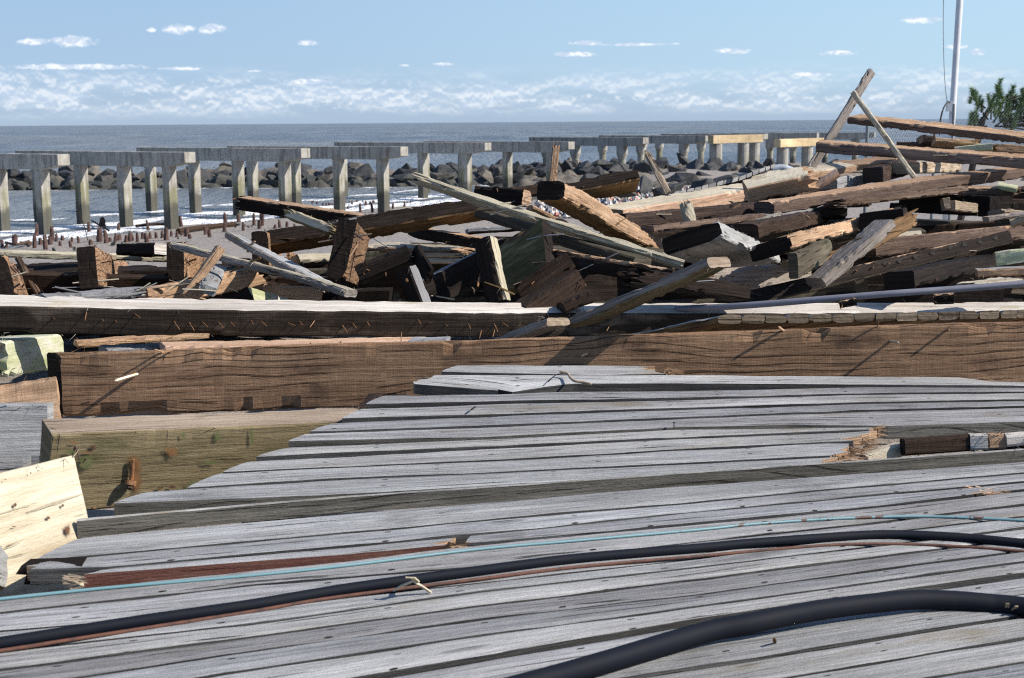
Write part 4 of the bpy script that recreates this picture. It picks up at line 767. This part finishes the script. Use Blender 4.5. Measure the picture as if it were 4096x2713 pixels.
TT['D2']=T('timber_plank','tall tan plank leaning up right into the sky',(3.208,15.357,2.893),(4.015,15.872,4.023),(-0.743,-0.223,0.631),0.050,0.096,'wgr')
TT['E2']=T('wood_batten','pale stick crossing in front of the tall leaning plank',(3.935,13.795,2.938),(3.374,14.066,3.764),(-0.805,0.111,-0.583),0.060,0.051,'crm')
TT['log']=T('stripped_log','pinkish stripped log lying aslant in the middle of the right pile',(2.722,13.302,2.767),(3.069,13.286,3.005),(-0.546,0.213,0.810),0.130,0.088,'pnk',round=1)
TT['H2']=T('timber_block','grey board block lit left of the foot of the pale crossing stick',(3.080,13.731,2.883),(3.841,14.996,2.913),(-0.040,0.000,0.999),0.195,0.119,'gtn:F=gry')
TT['H3']=T('timber_block','shaded dark block behind the foot of the pale crossing stick',(3.560,13.935,2.954),(4.173,14.892,3.013),(-0.078,-0.011,0.997),0.197,0.150,'pur')
TT['H4']=T('timber_block','pale stone-grey board block above the very long beam',(3.933,14.095,3.013),(4.903,15.872,2.954),(-0.031,0.050,0.998),0.283,0.113,'gtn')
TT['H5']=T('timber_slab','pale green-grey slab end between the two long upper beams',(5.075,16.208,3.120),(5.463,16.095,3.166),(-0.066,0.174,0.982),0.299,0.078,'gwh')
TT['H6']=T('timber_slab','jumbled tan board ends at the far right between the upper beams',(5.507,16.238,3.149),(6.044,16.176,3.109),(0.088,0.144,0.986),0.299,0.090,'tan',broken='L')
TT['H7']=T('timber_block','dark block under the topmost long beam beside a small lit chip',(4.820,16.741,3.251),(4.968,16.736,3.245),(0.047,0.152,0.987),0.299,0.093,'pur:L=tan')
TT['H8']=T('timber_plank','rough tan board right of the dark block under the topmost beam',(4.900,16.442,3.241),(5.378,16.372,3.198),(0.108,0.138,0.984),0.299,0.059,'tan',broken='R')
TT['H9']=T('timber_plank','red-brown board lying under the dark block of the upper right pile',(4.624,16.976,3.191),(5.278,16.742,3.158),(0.093,0.123,0.988),0.300,0.055,'rdb')
TT['S3']=T('timber_beam','notched timber with a black end and tan top face, right half of the pile',(1.660,8.986,2.685),(3.365,12.603,2.638),(-0.296,0.152,0.943),0.278,0.103,'tan:L=cre,D=grd')
TT['T1']=T('timber_block','dark rounded timber end right of the grey-green leaning board',(2.775,10.539,2.747),(2.999,11.252,2.709),(-0.125,0.092,0.988),0.323,0.143,'cre:D=grd')
TT['U2']=T('timber_plank','grey and mossy board leaning up right over the notched timber',(1.928,8.861,2.478),(2.434,9.156,2.830),(-0.469,0.881,-0.064),0.073,0.177,'wgr')
TT['U3']=T('timber_plank','broad brown shaded board behind the mossy leaning board',(2.149,9.625,2.510),(3.041,10.639,2.759),(-0.193,-0.071,0.979),0.060,0.115,'ora',broken='R')
TT['U4']=T('timber_plank','dark bluish board in shade left of the mossy leaning board',(1.741,8.658,2.607),(2.203,9.764,2.604),(-0.046,0.022,0.999),0.060,0.160,'grd')
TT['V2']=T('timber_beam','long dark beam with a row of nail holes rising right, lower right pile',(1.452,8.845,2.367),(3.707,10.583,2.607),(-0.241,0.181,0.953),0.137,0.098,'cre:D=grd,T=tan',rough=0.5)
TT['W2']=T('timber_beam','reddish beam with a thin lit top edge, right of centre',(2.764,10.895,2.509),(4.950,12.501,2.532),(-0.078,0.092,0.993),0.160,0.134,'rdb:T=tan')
TT['W3']=T('wood_scrap','small bright pink-white board on top of the reddish beam',(3.129,11.420,2.539),(3.321,11.372,2.557),(-0.112,-0.089,0.990),0.200,0.079,'crm')
TT['X3']=T('timber_beam','dark rounded beam under the holed beam with a pale chip on it',(2.421,8.740,2.508),(3.472,10.337,2.451),(-0.076,0.085,0.993),0.195,0.110,'cre')
TT['X4']=T('timber_block','mossy block with a cream lit left face at the far right',(3.607,10.459,2.449),(3.954,10.377,2.512),(-0.133,0.191,0.973),0.200,0.117,'grd:L=crm,F=gwh')
TT['X5']=T('wood_batten','white topped tan batten with a frayed left end at the far right',(3.094,9.314,2.482),(3.541,9.255,2.507),(-0.056,0.000,0.998),0.100,0.050,'tan:T=gry')
TT['X6']=T('wood_scrap','cream splinter of board lying just above the grey pipe',(2.830,8.659,2.478),(3.159,8.837,2.486),(-0.029,0.010,1.000),0.200,0.040,'crm',broken='L')
TT['Y2']=T('timber_block','small dark block end under the grey pipe at right',(2.486,8.219,2.452),(2.593,8.188,2.460),(-0.030,0.162,0.986),0.300,0.059,'cre:T=tan')
TT['Y3']=T('timber_block','small dark block end half hidden by the white topped beam under the pipe',(1.885,8.031,2.446),(1.980,8.011,2.467),(-0.172,0.193,0.966),0.299,0.039,'cre:T=tan')
TT['Z2']=T('timber_beam','shaded dark timber face under the very long beam at right',(4.159,14.764,2.629),(4.648,13.373,2.670),(0.044,0.045,0.998),0.250,0.197,'cre')
TT['Z3']=T('timber_beam','brown beam with a bright lit top under the right end of the very long beam',(4.367,13.783,2.799),(4.876,13.577,2.799),(-0.026,-0.063,0.998),0.150,0.081,'rdb:T=tan',broken='R')
TT['Z4']=T('wood_scrap','small pale board chip on the bright topped brown beam',(4.684,13.587,2.861),(4.847,13.526,2.827),(0.143,-0.172,0.975),0.200,0.050,'gwh')
TT['Z5']=T('wood_scrap','bright weathered board piece in the dark gap at right',(3.933,12.648,2.729),(4.305,13.136,2.669),(-0.013,0.132,0.991),0.099,0.089,'gtn')
TT['Z6']=T('wood_scrap','narrow bright board piece left of the bright weathered one',(3.875,12.669,2.732),(3.933,12.669,2.740),(-0.124,0.157,0.980),0.100,0.109,'gtn')
TT['Z7']=T('wood_batten','grey-brown lath pointing left out of the dark gap at the far right',(4.025,11.938,2.653),(4.570,12.020,2.727),(-0.141,0.055,0.988),0.120,0.042,'wgr:T=gtn')
TT['Z8']=T('wood_scrap','tan board tip above the lath at the far right',(4.197,12.196,2.696),(4.653,12.403,2.646),(0.031,0.171,0.985),0.198,0.049,'gtn')
TT['Z9']=T('wood_scrap','tan board tip below the lath at the far right',(4.022,11.317,2.663),(4.257,11.220,2.740),(-0.209,0.247,0.946),0.200,0.063,'gtn')
TT['AA']=T('wood_scrap','small pale wedge under the notched timber with tan top',(1.875,9.631,2.524),(1.960,9.575,2.515),(0.148,0.060,0.987),0.100,0.062,'gtn')
TT['AB']=T('wood_scrap','small white and pink splintered board above the notched timber with tan top',(2.020,11.624,2.658),(2.232,11.602,2.723),(-0.293,-0.031,0.956),0.150,0.050,'crm',broken='L')
TT['AC']=T('timber_beam','dark brown beam between the purple-brown beam and the notched timber',(1.747,10.462,2.681),(2.631,12.063,2.675),(-0.056,0.035,0.998),0.200,0.109,'brd')
TT['AD']=T('timber_block','black block in the gap above the notched timber with tan top',(2.567,11.906,2.715),(2.813,11.934,2.708),(0.010,0.153,0.988),0.200,0.085,'cre')
TT['R2']=T('timber_plank','shaded greenish board filling the gap right of the leaning plank',(1.185,9.345,2.435),(2.157,10.491,2.354),(-0.035,0.100,0.994),0.200,0.157,'wgr')
TT['op1']=T('timber_block','small lit block seen through the hole in the deck, left side',(1.441,5.629,2.111),(1.615,5.731,2.139),(-0.180,0.036,0.983),0.059,0.056,'crm',rough=0.3)
TT['op2']=T('timber_joist','dark brown joist seen through the hole in the deck',(1.609,5.669,2.161),(1.921,5.704,2.173),(-0.054,0.137,0.989),0.059,0.070,'brd',rough=0.3)
TT['op3']=T('timber_block','pale sawn block seen through the hole in the deck, right of the joist',(1.891,5.693,2.176),(1.960,5.683,2.179),(-0.022,0.157,0.987),0.060,0.065,'wht',rough=0.3)
TT['op4']=T('timber_block','tan frayed block at the right end of the hole in the deck',(1.955,5.685,2.179),(2.032,5.692,2.180),(-0.015,0.147,0.989),0.060,0.063,'tan',broken='L',rough=0.3)
TT['op5']=T('timber_block','white wood scrap at the right frame edge inside the hole in the deck',(2.031,5.682,2.186),(2.270,5.700,2.198),(-0.059,0.145,0.988),0.060,0.054,'wht',rough=0.3)
# ------------------------------------------------------------------ nails and spikes in timbers
def on_face(o,px,py):
    f=o['_f']; p0=np.array(f[:3]);n=np.array(f[3:]); v=cf+(px-CX)/F*cr-(py-CY)/F*cu; return C0+v*(((p0-C0)@n)/(v@n)),n
def nail(parent,z_,a,b_,r=.0022,mat=None,out=None,name='nail',d=None):
    ax_,ay_=zc(z_,*a); bx,by=zc(z_,*b_)
    if d is None: p,n=on_face(parent,ax_,ay_); d0=float((p-C0)@cf)
    else: d0=d; p=un(ax_,ay_,d)
    q_=un(bx,by,d0-(out if out is not None else .035)); i_=p+(p-q_)*.25
    v,f=tube([i_,p,p+(q_-p)*.93,q_],[r,r,r,r*.35],6); return obj(name,v,f,[mat or NAIL],parent=parent)
WB=TT['white']
for a,b_ in [((585,250),(575,310)),((910,262),(950,290)),((1178,315),(1215,370)),((1280,320),(1315,378)),((1370,318),(1405,352)),((1478,318),(1512,358)),((1560,320),(1590,348)),((1768,315),(1803,345)),((1950,325),(1998,345)),((2125,315),(2095,355)),((2320,345),(2350,390)),((360,290),(370,300)),((690,300),(702,312)),((780,310),(790,320)),((1700,310),(1712,330)),((2030,318),(2048,340))]: nail(WB,'a',a,b_)
for a,b_ in [((120,345),(150,388)),((190,330),(212,360)),((288,320),(300,345)),((632,305),(650,335)),((700,322),(725,325)),((815,338),(832,348)),((970,330),(985,365)),((1145,330),(1170,385)),((1198,322),(1240,350)),((1058,375),(1045,430)),((1148,370),(1135,420)),((1310,322),(1325,330)),((1930,335),(1905,380))]: nail(WB,'b',a,b_)
BB=TT['brown']
nail(BB,'a',(925,672),(775,718),.0085,STEEL,.12,'spike'); nail(BB,'c',(1520,420),(1575,430),.006,STEEL,.11,'spike')
nail(BB,'c',(1440,325),(1448,295),.003,NAIL,.03); nail(BB,'b',(1770,535),(1735,548),.006,WD['pnk'],.04,'spike'); nail(BB,'a',(1100,520),(1045,505),.004,WD['tan'],.04,'splinter')
nail(BB,'c',(840,350),(815,330),.006,WD['tan'],.05,'splinter'); nail(BB,'c',(1870,355),(1895,350),.006,WD['brn'],.04,'splinter'); nail(BB,'a',(1150,515),(1090,530),.004,WD['brn'],.03,'splinter')
nail(TT['under3'],'b',(90,470),(110,450),.003,NAIL,.0,d=7.2); nail(TT['under3'],'a',(2085,475),(2105,458),.003,NAIL,.0,d=7.2); nail(TT['under3'],'a',(2295,465),(2310,450),.003,NAIL,.0,d=7.2); nail(TT['under3'],'b',(515,440),(517,390),.003,NAIL,.0,d=7.25)
for a,b_ in(((700,1138),(775,1122)),((745,1095),(712,1165)),((740,1210),(775,1228)),((735,1205),(745,1250)),((725,1270),(790,1262))): nail(TT['L2'],'1',a,b_,.005,RUST,.05,'spike')
for a,b_ in(((480,462),(545,545)),((495,515),(630,455)),((530,490),(490,560))): nail(TT['L3'],'o',a,b_,.006,RUST,.05,'spike')
nail(TT['L4'],'o',(1655,292),(1780,275),.007,RUST,.05,'spike')
for a,b_ in(((70,1160),(115,1205)),((100,1170),(155,1225)),((95,1310),(140,1280)),((150,1310),(170,1280))): nail(TT['L1'],'1',a,b_,.006,RUST,.05,'spike')
for a,b_ in(((825,855),(895,905)),((815,1035),(885,1020)),((862,890),(830,960)),((812,1020),(835,1045))): nail(TT['W1'],'2',a,b_,.005,RUST,.05,'spike')
nail(TT['Y1'],'2',(1228,1216),(1232,1222),.009,NAIL,.01,d=8.0); nail(TT['Z1'],'2',(1818,1018),(1822,1024),.008,NAIL,.01,d=8.3); nail(TT['Z1'],'2',(1795,1210),(1785,1270),.006,NAIL,.03,'nail',d=8.2) if 0 else nail(TT['Z1'],'2',(1795,1210),(1785,1270),.006,d=8.2)
for a,b_ in(((1820,520),(1845,560)),((1905,505),(1930,560))): nail(TT['S2'],'2',a,b_,.006,NAIL,.03,d=10.2)
for x,y in((1720,575),(1640,570),(1460,615),(1700,945)): pass
for a,b_ in(((155,1325),(190,1330)),((160,950),(210,940)),((110,1240),(140,1330))): nail(TT['olive'],'a',(a[0]+400,a[1]-80),(b_[0]+400,b_[1]-80),.003,RUST,.01)
# rusted bolt with washer in the olive beam
OB=TT['olive']; f=OB['_f']
def olv(x,y): return on_face(OB,*zc('d',x,y))[0]-np.array([0,.02,0])
v1,f1=tube([olv(832,205),olv(830,270),olv(822,330)],[.005,.007,.008],10); obj('bolt',v1,f1,[NAIL],parent=OB)
v1,f1=tube([olv(822,335)+[0,-.005,0],olv(820,360)+[0,-.012,0]],[.022,.022],16); obj('washer',v1,f1,[NAIL],parent=OB)
v1,f1=tube([olv(820,352)+[0,-.012,0],olv(824,375)+[0,-.03,0]],[.011,.010],6); obj('bolt_nut',v1,f1,[RUST],parent=OB)
def decal(parent,z_,pts,mat,lift=.003,name='stain'):
    P=[]
    for x,y in pts: p,n=on_face(parent,*zc(z_,x,y)); P.append(p+n*lift)
    c=sum(P)/len(P); k=len(P); P=[c]+P; uv=[]
    Fc=[(0,i+1,(i+1)%k+1) for i in range(k)]
    for i in range(k): uv+=[(0,i/k),(1,i/k),(1,(i+1)/k)]
    obj(name,P,Fc,[mat],None,uv,parent=parent)
HOLE=plain('rust_hole',(.05,.025,.015),.9,c2=(.14,.06,.03),sc_=40)
RST=plain('rust_bleed',(.22,.10,.035),.85,c2=(.10,.055,.02),sc_=20); MOSS=plain('algae_patch',(.07,.10,.025),.9,c2=(.14,.14,.06),sc_=30)
def soft(m,a=1.):
    q=G(m.node_tree); b=[n for n in q.n if n.type=='BSDF_PRINCIPLED'][0]; u,v=uvn(q); tc_=q.node('ShaderNodeTexCoord').outputs['Object']
    q.l.new(q.m('MULTIPLY',q.ss(q.m('ADD',u,q.m('MULTIPLY',q.m('SUBTRACT',q.noise(tc_,22.,5,.65),.5),1.3)),.85,.3),a),b.inputs['Alpha']); return m
for m_,a_ in((HOLE,1.),(RST,.85),(MOSS,.75)): soft(m_,a_)
DKS=soft(plain('dark_stain',(.012,.009,.008),.9),.9)
def blob(cx,cy,rx,ry,s,n=18): rr=random.Random(s); return [(cx+rx*math.cos(2*math.pi*i/n)*rr.uniform(.7,1.15),cy+ry*math.sin(2*math.pi*i/n)*rr.uniform(.7,1.15)) for i in range(n)]
for k,(x,y,rx,ry) in enumerate([(85,497,16,22),(290,577,20,18),(378,500,16,22),(410,655,34,62),(75,632,26,10),(178,300,8,12),(248,270,9,7),(20,340,10,8)]): decal(TT['cream'],'d',blob(x,y,rx,ry,k),HOLE,.007+.0003*k,'nail_hole')
for k,(x,y,rx,ry,mt) in enumerate([(830,235,50,60,RST),(845,330,40,110,RST),(575,135,24,22,HOLE),(545,165,45,8,RST),(460,105,40,8,RST),(985,388,20,15,HOLE),(1062,380,26,14,HOLE),(1132,60,18,32,MOSS),(1340,70,28,42,MOSS),(1555,70,18,60,MOSS),(1060,160,45,36,RST),(530,230,50,45,MOSS),(430,160,40,16,MOSS),(1290,225,60,12,MOSS),(1180,380,40,60,MOSS)]): decal(OB,'d',blob(x,y,rx*1.35,ry*1.35,40+k),mt,.007+.0004*k)
for k,(x,y) in enumerate([(1900,60),(1160,1000),(1000,1015)]): pass
# holes in the long dark beam
VB=TT['V2']
for k,(x,y) in enumerate([(1670,530),(1450,590),(1235,630),(1040,670),(790,740),(550,800),(330,850),(130,890)]): decal(VB,'k',blob(x,y,52,48,k),DKS,.008,'nail_hole')
for k,(x,y) in enumerate([(560,1200),(790,1160),(1000,1110),(340,1250),(110,1320),(1210,1050)]): decal(VB,'j',blob(x,y,72,52,20+k),DKS,.008,'nail_hole')
for a,b_ in(((1460,1000),(1490,990)),((1690,950),(1720,940)),((1910,885),(1940,890))): nail(VB,'j',a,b_,.005,NAIL,.03)
# ------------------------------------------------------------------ cables, pipe
def lay(pts,r,n,name,label,mat,cat,lift=0.,nn=10):
    P=[(zc(z_,x,y) if z_ else (x,y)) for z_,x,y in pts]; Q=smooth_path([[a,b_,0] for a,b_ in P],n)
    W_=[]
    for i,(x,y,_) in enumerate(Q):
        L_=r*.9+(float(np.interp(i/(n-1),np.linspace(0,1,len(lift)),lift)) if isinstance(lift,(list,tuple)) else lift)
        p=ds(x,y); d0=float((p-C0)@cf)
        # keep the pixel, raise it above the boards by L_: move towards the camera
        p=un(x,y,d0*(1-L_/(EYE-p[2]))); W_.append(p)
    v,f=tube(W_,r,nn); return obj(name,v,f,[mat],label=label,cat=cat,smooth=True),W_
m,q,b=material('blue_cable'); t=q.node('ShaderNodeTexCoord').outputs['Object']; sx=q.node('ShaderNodeSeparateXYZ'); q.l.new(t,sx.inputs[0])
n=q.noise(t,16.,3,.5); rs=q.m('MULTIPLY',q.ss(n,.54,.57),q.ss(sx.outputs[0],.1,.45)); q.l.new(q.mix(rs,(.12,.235,.26),(.07,.03,.02)),b.inputs['Base Color']); b.inputs['Roughness'].default_value=.5; BLUE=m
bc=[('',-60,2402),('',0,2397),('',422,2353),('',1000,2303),('',1407,2260),('',1900,2199),('',2307,2163),('',2800,2119),('',3000,2098),('',3324,2076),('',3648,2066),('',3880,2072),('',4096,2083),('',4400,2110)]
lay(bc,.0050,120,'thin_cable','thin pale blue cable with rust spots lying across the boards',BLUE,'cable',.002)
b1=[('',-200,2600),('',0,2573),('',296,2526),('',591,2480),('',1000,2421),('',1407,2353),('',1900,2286),('',2307,2235),('',2800,2193),('',3000,2174),('',3324,2150),('',3556,2139),('',3833,2150),('',4096,2174),('',4400,2200)]
lay(b1,.0155,140,'thick_cable','middle black cable crossing the deck above the rusty rod',BLACK,'cable',.0)
rr_=[('',-200,2628),('',0,2604),('',296,2558),('',591,2512),('',1000,2448),('',1322,2393),('',1900,2319),('',2307,2269),('',2800,2225),('',3231,2187),('',3509,2176),('',3833,2186),('',4096,2206),('',4400,2230)]
lay(rr_,.0052,120,'rusty_rod','thin rust red rod lying along the front of the middle black cable',RODM,'rod',.0)
b2=[('',1700,2850),('',1950,2780),('',2222,2706),('',2433,2645),('',2800,2535),('',3000,2494),('',3278,2441),('',3602,2403),('',3787,2401),('',3972,2415),('',4096,2428),('',4400,2480)]
lay(b2,.0275,120,'thick_cable','thickest black cable arching through the lower right corner',BLACK,'cable',[0,0,0,.005,.012,.02,.02,.015,.008,0,0,0],16)
PIPE=plain('grey_pipe',(.17,.17,.20),.45,0,var=.2,sc_=5)
v,f=tube(smooth_path([un(2700,1238,8.35),un(3000,1221,8.15),un(3500,1180,8.0),un(3800,1158,8.0),un(4096,1135,8.0),un(4600,1095,8.0)],60),.019,14); obj('grey_pipe',v,f,[PIPE],label='grey plastic pipe running low across the right part of the pile',cat='pipe',smooth=True)
v,f=tube(smooth_path([un(3085,678,19),un(3130,672,19),un(3180,688,19),un(3230,705,19)],20),.05,10); obj('grey_pipe',v,f,[plain('pale_pipe',(.42,.45,.50),.4)],label='short pale curved pipe behind the small white plank ends',cat='pipe',smooth=True)
# thin scuff scratches, splinters and twigs lying on the deck
def lump(pts,r,name,label,mat,cat,lift=.004): return lay(pts,r,max(8,len(pts)*6),name,label,mat,cat,lift,6)
def strip(P,wd,th,name,label,mat,cat):
    """flat curled splinter through world points"""
    P=np.array(P); N=len(P); V=[];Fc=[]
    for i in range(N):
        t=P[min(i+1,N-1)]-P[max(i-1,0)]; t/=np.linalg.norm(t); s=np.cross(t,[0,.3,1.]); s/=np.linalg.norm(s); n_=np.cross(s,t); w0=wd*(.35+.65*math.sin(math.pi*(i+.6)/(N+.2)))
        V+=[P[i]-s*w0,P[i]+s*w0,P[i]+s*w0+n_*th,P[i]-s*w0+n_*th]
    for i in range(N-1):
        for j in range(4): a=i*4+j;b_=i*4+(j+1)%4; Fc.append((a,b_,b_+4,a+4))
    Fc+= [(3,2,1,0),(4*N-4,4*N-3,4*N-2,4*N-1)]; return obj(name,V,Fc,[mat],label=label,cat=cat)
def dpt(z_,x,y,l): X_,Y_=zc(z_,x,y); p=ds(X_,Y_); d0=float((p-C0)@cf); return un(X_,Y_,d0*(1-l/(EYE-p[2])))
strip([dpt('e',425,1032,.003),dpt('e',480,1000,.02),dpt('e',545,972,.05),dpt('e',590,1000,.03),dpt('e',655,1042,.004)],.008,.004,'wood_splinter','curled cream splinter bridging the middle black cable and the boards',WD['crm'],'splinter')
strip([dpt('e',500,948,.07),dpt('e',540,950,.07),dpt('e',572,975,.045)],.009,.004,'wood_splinter','small curl of bark resting on the middle black cable',WD['crm'],'splinter')
lump([('b',1590,655),('b',1640,668),('b',1660,695),('b',1690,718),('b',1740,725),('b',1800,738)],.006,'dead_twig','curved dead twig lying on the topmost deck boards',WD['gtn'],'twig',.012)
lump([('b',1640,668),('b',1580,670),('b',1545,690),('b',1510,725)],.002,'dead_twig','hair thin dark root end beside the curved dead twig',WD['brd'],'twig',.01)
lump([('b',990,912),('b',1005,900),('b',1016,892)],.0035,'dead_twig','tiny dark twig standing on the upper deck boards',WD['brd'],'twig',.01)
strip([dpt('f',2200,1170,.002),dpt('f',2210,1140,.02),dpt('f',2215,1108,.04)],.007,.003,'wood_splinter','left upright splinter at the end of the thickest black cable',WD['gtn'],'splinter')
strip([dpt('f',2230,1172,.002),dpt('f',2255,1145,.02),dpt('f',2272,1125,.035)],.007,.003,'wood_splinter','right leaning splinter at the end of the thickest black cable',WD['gtn'],'splinter')
strip([dpt('f',775,1355,.002),dpt('f',772,1340,.015),dpt('f',768,1325,.03)],.005,.003,'wood_splinter','small ochre splinter standing on the lower boards',WD['ora'],'splinter')
a=ds(*zc('c',152,972));v,f=tube([a-[0,0,.01],a+[0,0,.024],a+[0,0,.024],a+[0,0,.027]],[.0022,.0022,.006,.006],8); obj('nail',v,f,[DARKM],label='bent dark nail standing proud of the upper deck boards',cat='nail')
# torn fibres at the broken board ends near the hole
def tear(root,cx,cy,n,seed,spread,mats,ln=.06):
    rr=random.Random(seed); V=[];Fc=[];MI=[]
    for k in range(n):
        x=cx+rr.uniform(-1,1)*spread[0]; y=cy+rr.uniform(-1,1)*spread[1]; p=ds(x,y)-[0,0,rr.uniform(0,.035)]; d_=np.array([1.,rr.uniform(-.3,.3),rr.uniform(-.35,.35)]); d_/=np.linalg.norm(d_); l_=ln*rr.uniform(.3,1.3); t_=rr.uniform(.0008,.003)
        s_=np.array([0,1,0])*t_; u_=np.array([0,0,1])*t_; b_=len(V); q_=p-d_*.03; V+=[q_-s_,q_+s_,q_+u_*2,p+d_*l_*.6-s_*.7,p+d_*l_*.6+s_*.7,p+d_*l_*.6+u_,p+d_*l_]
        for f_ in((0,1,4,3),(1,2,5,4),(2,0,3,5),(3,4,6),(4,5,6),(5,3,6)): Fc.append(tuple(b_+i for i in f_)); MI.append(k%len(mats))
    obj('torn_fibres',V,Fc,mats,MI,parent=root)
TM=[WD['tan'],WD['ora'],WD['brn'],WD['rdb']]
tear(up,3525,1712,18,1,(12,10),TM,.04); tear(up,3480,1755,24,2,(14,14),TM,.05); tear(up,3425,1798,24,3,(14,14),TM,.05); tear(up,3385,1828,40,4,(25,10),TM,.05)
tear(up,2690,1478,40,5,(14,12),TM,.05); tear(lo,3935,1962,90,6,(50,12),[WD['pnk'],WD['tan'],WD['brn']],.08); tear(up,3900,1516,30,7,(60,5),TM,.05)
tear(lo,300,2312,25,8,(12,8),[WD['gtn']],.03); tear(lo,1830,2178,40,9,(30,8),[WD['brd'],WD['tan']],.05)
# broken dark underside hanging below the second lower board at left
pp=[(100,2270),(330,2262),(300,2300),(255,2335),(215,2328),(150,2340),(95,2338),(105,2300),(62,2298)]
A_=[un(x,y,1/float(dinv(200,2270))*1.0+.02) for x,y in pp]; B_=[p+[0,.05,.01] for p in A_]; k=len(pp)
obj('split_fragment',A_+B_,[tuple(range(k))[::-1],tuple(range(k,2*k))]+[(i,(i+1)%k,(i+1)%k+k,i+k) for i in range(k)],[WD['cre']],parent=lo)
# ------------------------------------------------------------------ dark timbers added to stand in for the shade inside the pile
ri=random.Random(21)
bpy.context.view_layer.update(); DG=bpy.context.evaluated_depsgraph_get()
def look(px,py):
    v=cf+(px-CX)/F*cr-(py-CY)/F*cu; ok,loc,nrm,_,ob,_m=sc.ray_cast(DG,Vector(C0),Vector(v).normalized()); 
    return (float((np.array(loc)-C0)@cf),ob.name,np.array(nrm)) if ok else (1e9,'',None)
def prj(p): v=np.array(p)-C0; d=float(v@cf); return CX+F*float(v@cr)/d,CY-F*float(v@cu)/d,d
for k,(a_,b_) in enumerate([((-300,1118,13.4),(620,1112,13.0)),((430,1120,12.9),(1230,1105,13.3)),((-250,1185,12.2),(760,1190,12.6)),((1010,1085,12.8),(1500,1060,12.9))]):
    T('timber_beam','long dark timber added to darken the gaps behind the joist ends at left',un(*a_),un(*b_),(0,-.1,1),.2,.2,'cre',group='dark timbers added behind the joist ends',slivers=4)  # added dark beams stand in for the shade below the rail
NI=0
def infill(n,xr,ylo,dr):
    """beams inside the heap: each must lie wholly behind what is already standing there"""
    global NI
    made=0
    for _ in range(n*30):
        if made>=n: break
        x=ri.uniform(*xr); y=ri.uniform(ylo+45,1270); d=ri.uniform(*dr); c=un(x,y,d); a=math.radians(ri.choice([ri.gauss(0,14),ri.gauss(180,14),ri.gauss(40,20)])); ln=ri.uniform(.9,2.4)
        dv=np.array([math.cos(a),math.sin(a)*.8,ri.uniform(-.10,.06)]); w_,h_=ri.choice([(.14,.2),(.2,.2),(.09,.24),(.2,.1),(.2,.28)])
        bad=False
        for t_ in np.linspace(-.5,.5,9):
            for s_ in(-.5,.5):
                X_,Y_,D_=prj(c+dv*ln*t_+np.array([0,0,h_*s_*1.1]))
                if Y_<ylo: bad=True;break
                dd,nm,_n=look(X_,Y_)
                if dd<D_-.25 or nm.startswith(('sand','sea','rock')) : continue
                bad=True;break
            if bad: break
        if bad: continue
        made+=1; NI+=1
        T('timber_beam','dark timber added inside the pile to fill its shaded gaps',c-dv*ln/2,c+dv*ln/2,(ri.uniform(-.2,.2),ri.uniform(-.25,.1),1),w_,h_,ri.choice(['cre','cre','brd','grd']),group='timbers added to fill the dark inside of the pile',slivers=4,rough=1.)  # added in dark woods so that gaps in the heap read as shade
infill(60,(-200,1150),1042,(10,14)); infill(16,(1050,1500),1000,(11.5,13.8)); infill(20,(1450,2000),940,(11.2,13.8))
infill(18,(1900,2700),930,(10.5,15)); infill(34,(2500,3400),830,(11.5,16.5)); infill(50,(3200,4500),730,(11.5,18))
print('infill',NI)
# small torn splinters and sticks caught on the surface of the heap
bpy.context.view_layer.update(); DG=bpy.context.evaluated_depsgraph_get(); made=0
for _ in range(900):
    if made>=80: break
    x=ri.uniform(-20,4110); ylo=np.interp(x,[0,900,1000,2000,2400,3300,4100],[1120,1120,900,800,760,660,600]); y=ri.uniform(ylo,1190)
    dd,nm,n_=look(x,y)
    if not nm.startswith(('timber','wood','stripped')): continue
    p=un(x,y,dd); a=ri.uniform(-.5,.5)+(math.pi if ri.random()<.5 else 0); dv=np.array([math.cos(a),ri.uniform(-.3,.3),math.sin(a)*.7]); dv-=n_*(dv@n_)*.8; dv/=np.linalg.norm(dv); ln=ri.uniform(.10,.42); w0=ri.uniform(.004,.014)
    pts=[p+n_*.006-dv*ln*.5,p+n_*(.008+ln*.02),p+n_*ri.uniform(.004,.05)+dv*ln*.5]
    strip(smooth_path(pts,6),w0,w0*.6,'wood_splinter','small torn splinter caught on the timbers of the pile',WD[ri.choice(['tan','crm','gtn','ora','gry','grn'])],'splinter')['group']='torn splinters on the pile'; made+=1
# nails left in the dark faces of the larger timbers
for o in [o for o in bpy.data.objects if o.name.startswith(('timber_beam','timber_joist','timber_block')) and o.get('group') is None and '_f' in o]:
    f=o['_f']; p0=np.array(f[:3]);n_=np.array(f[3:]); ws=[v.co for v in o.data.vertices]; o0=np.array(o['_o'])
    for k in range(ri.choice([0,2,3,4,6])):
        v=np.array(ri.choice(ws))+o0
        if abs((v-p0)@n_)>.012: continue
        q_=v+n_*ri.uniform(.02,.045)+np.array([ri.uniform(-.02,.02),0,ri.uniform(-.025,.01)])
        vv,ff=tube([v-n_*.01,v,q_,q_+(q_-v)*.05],[.0028,.0028,.0026,.004],5); obj('nail',vv,ff,[NAIL],parent=o)
for o in bpy.data.objects:
    for k in('_o','_f'):
        if k in o: del o[k]
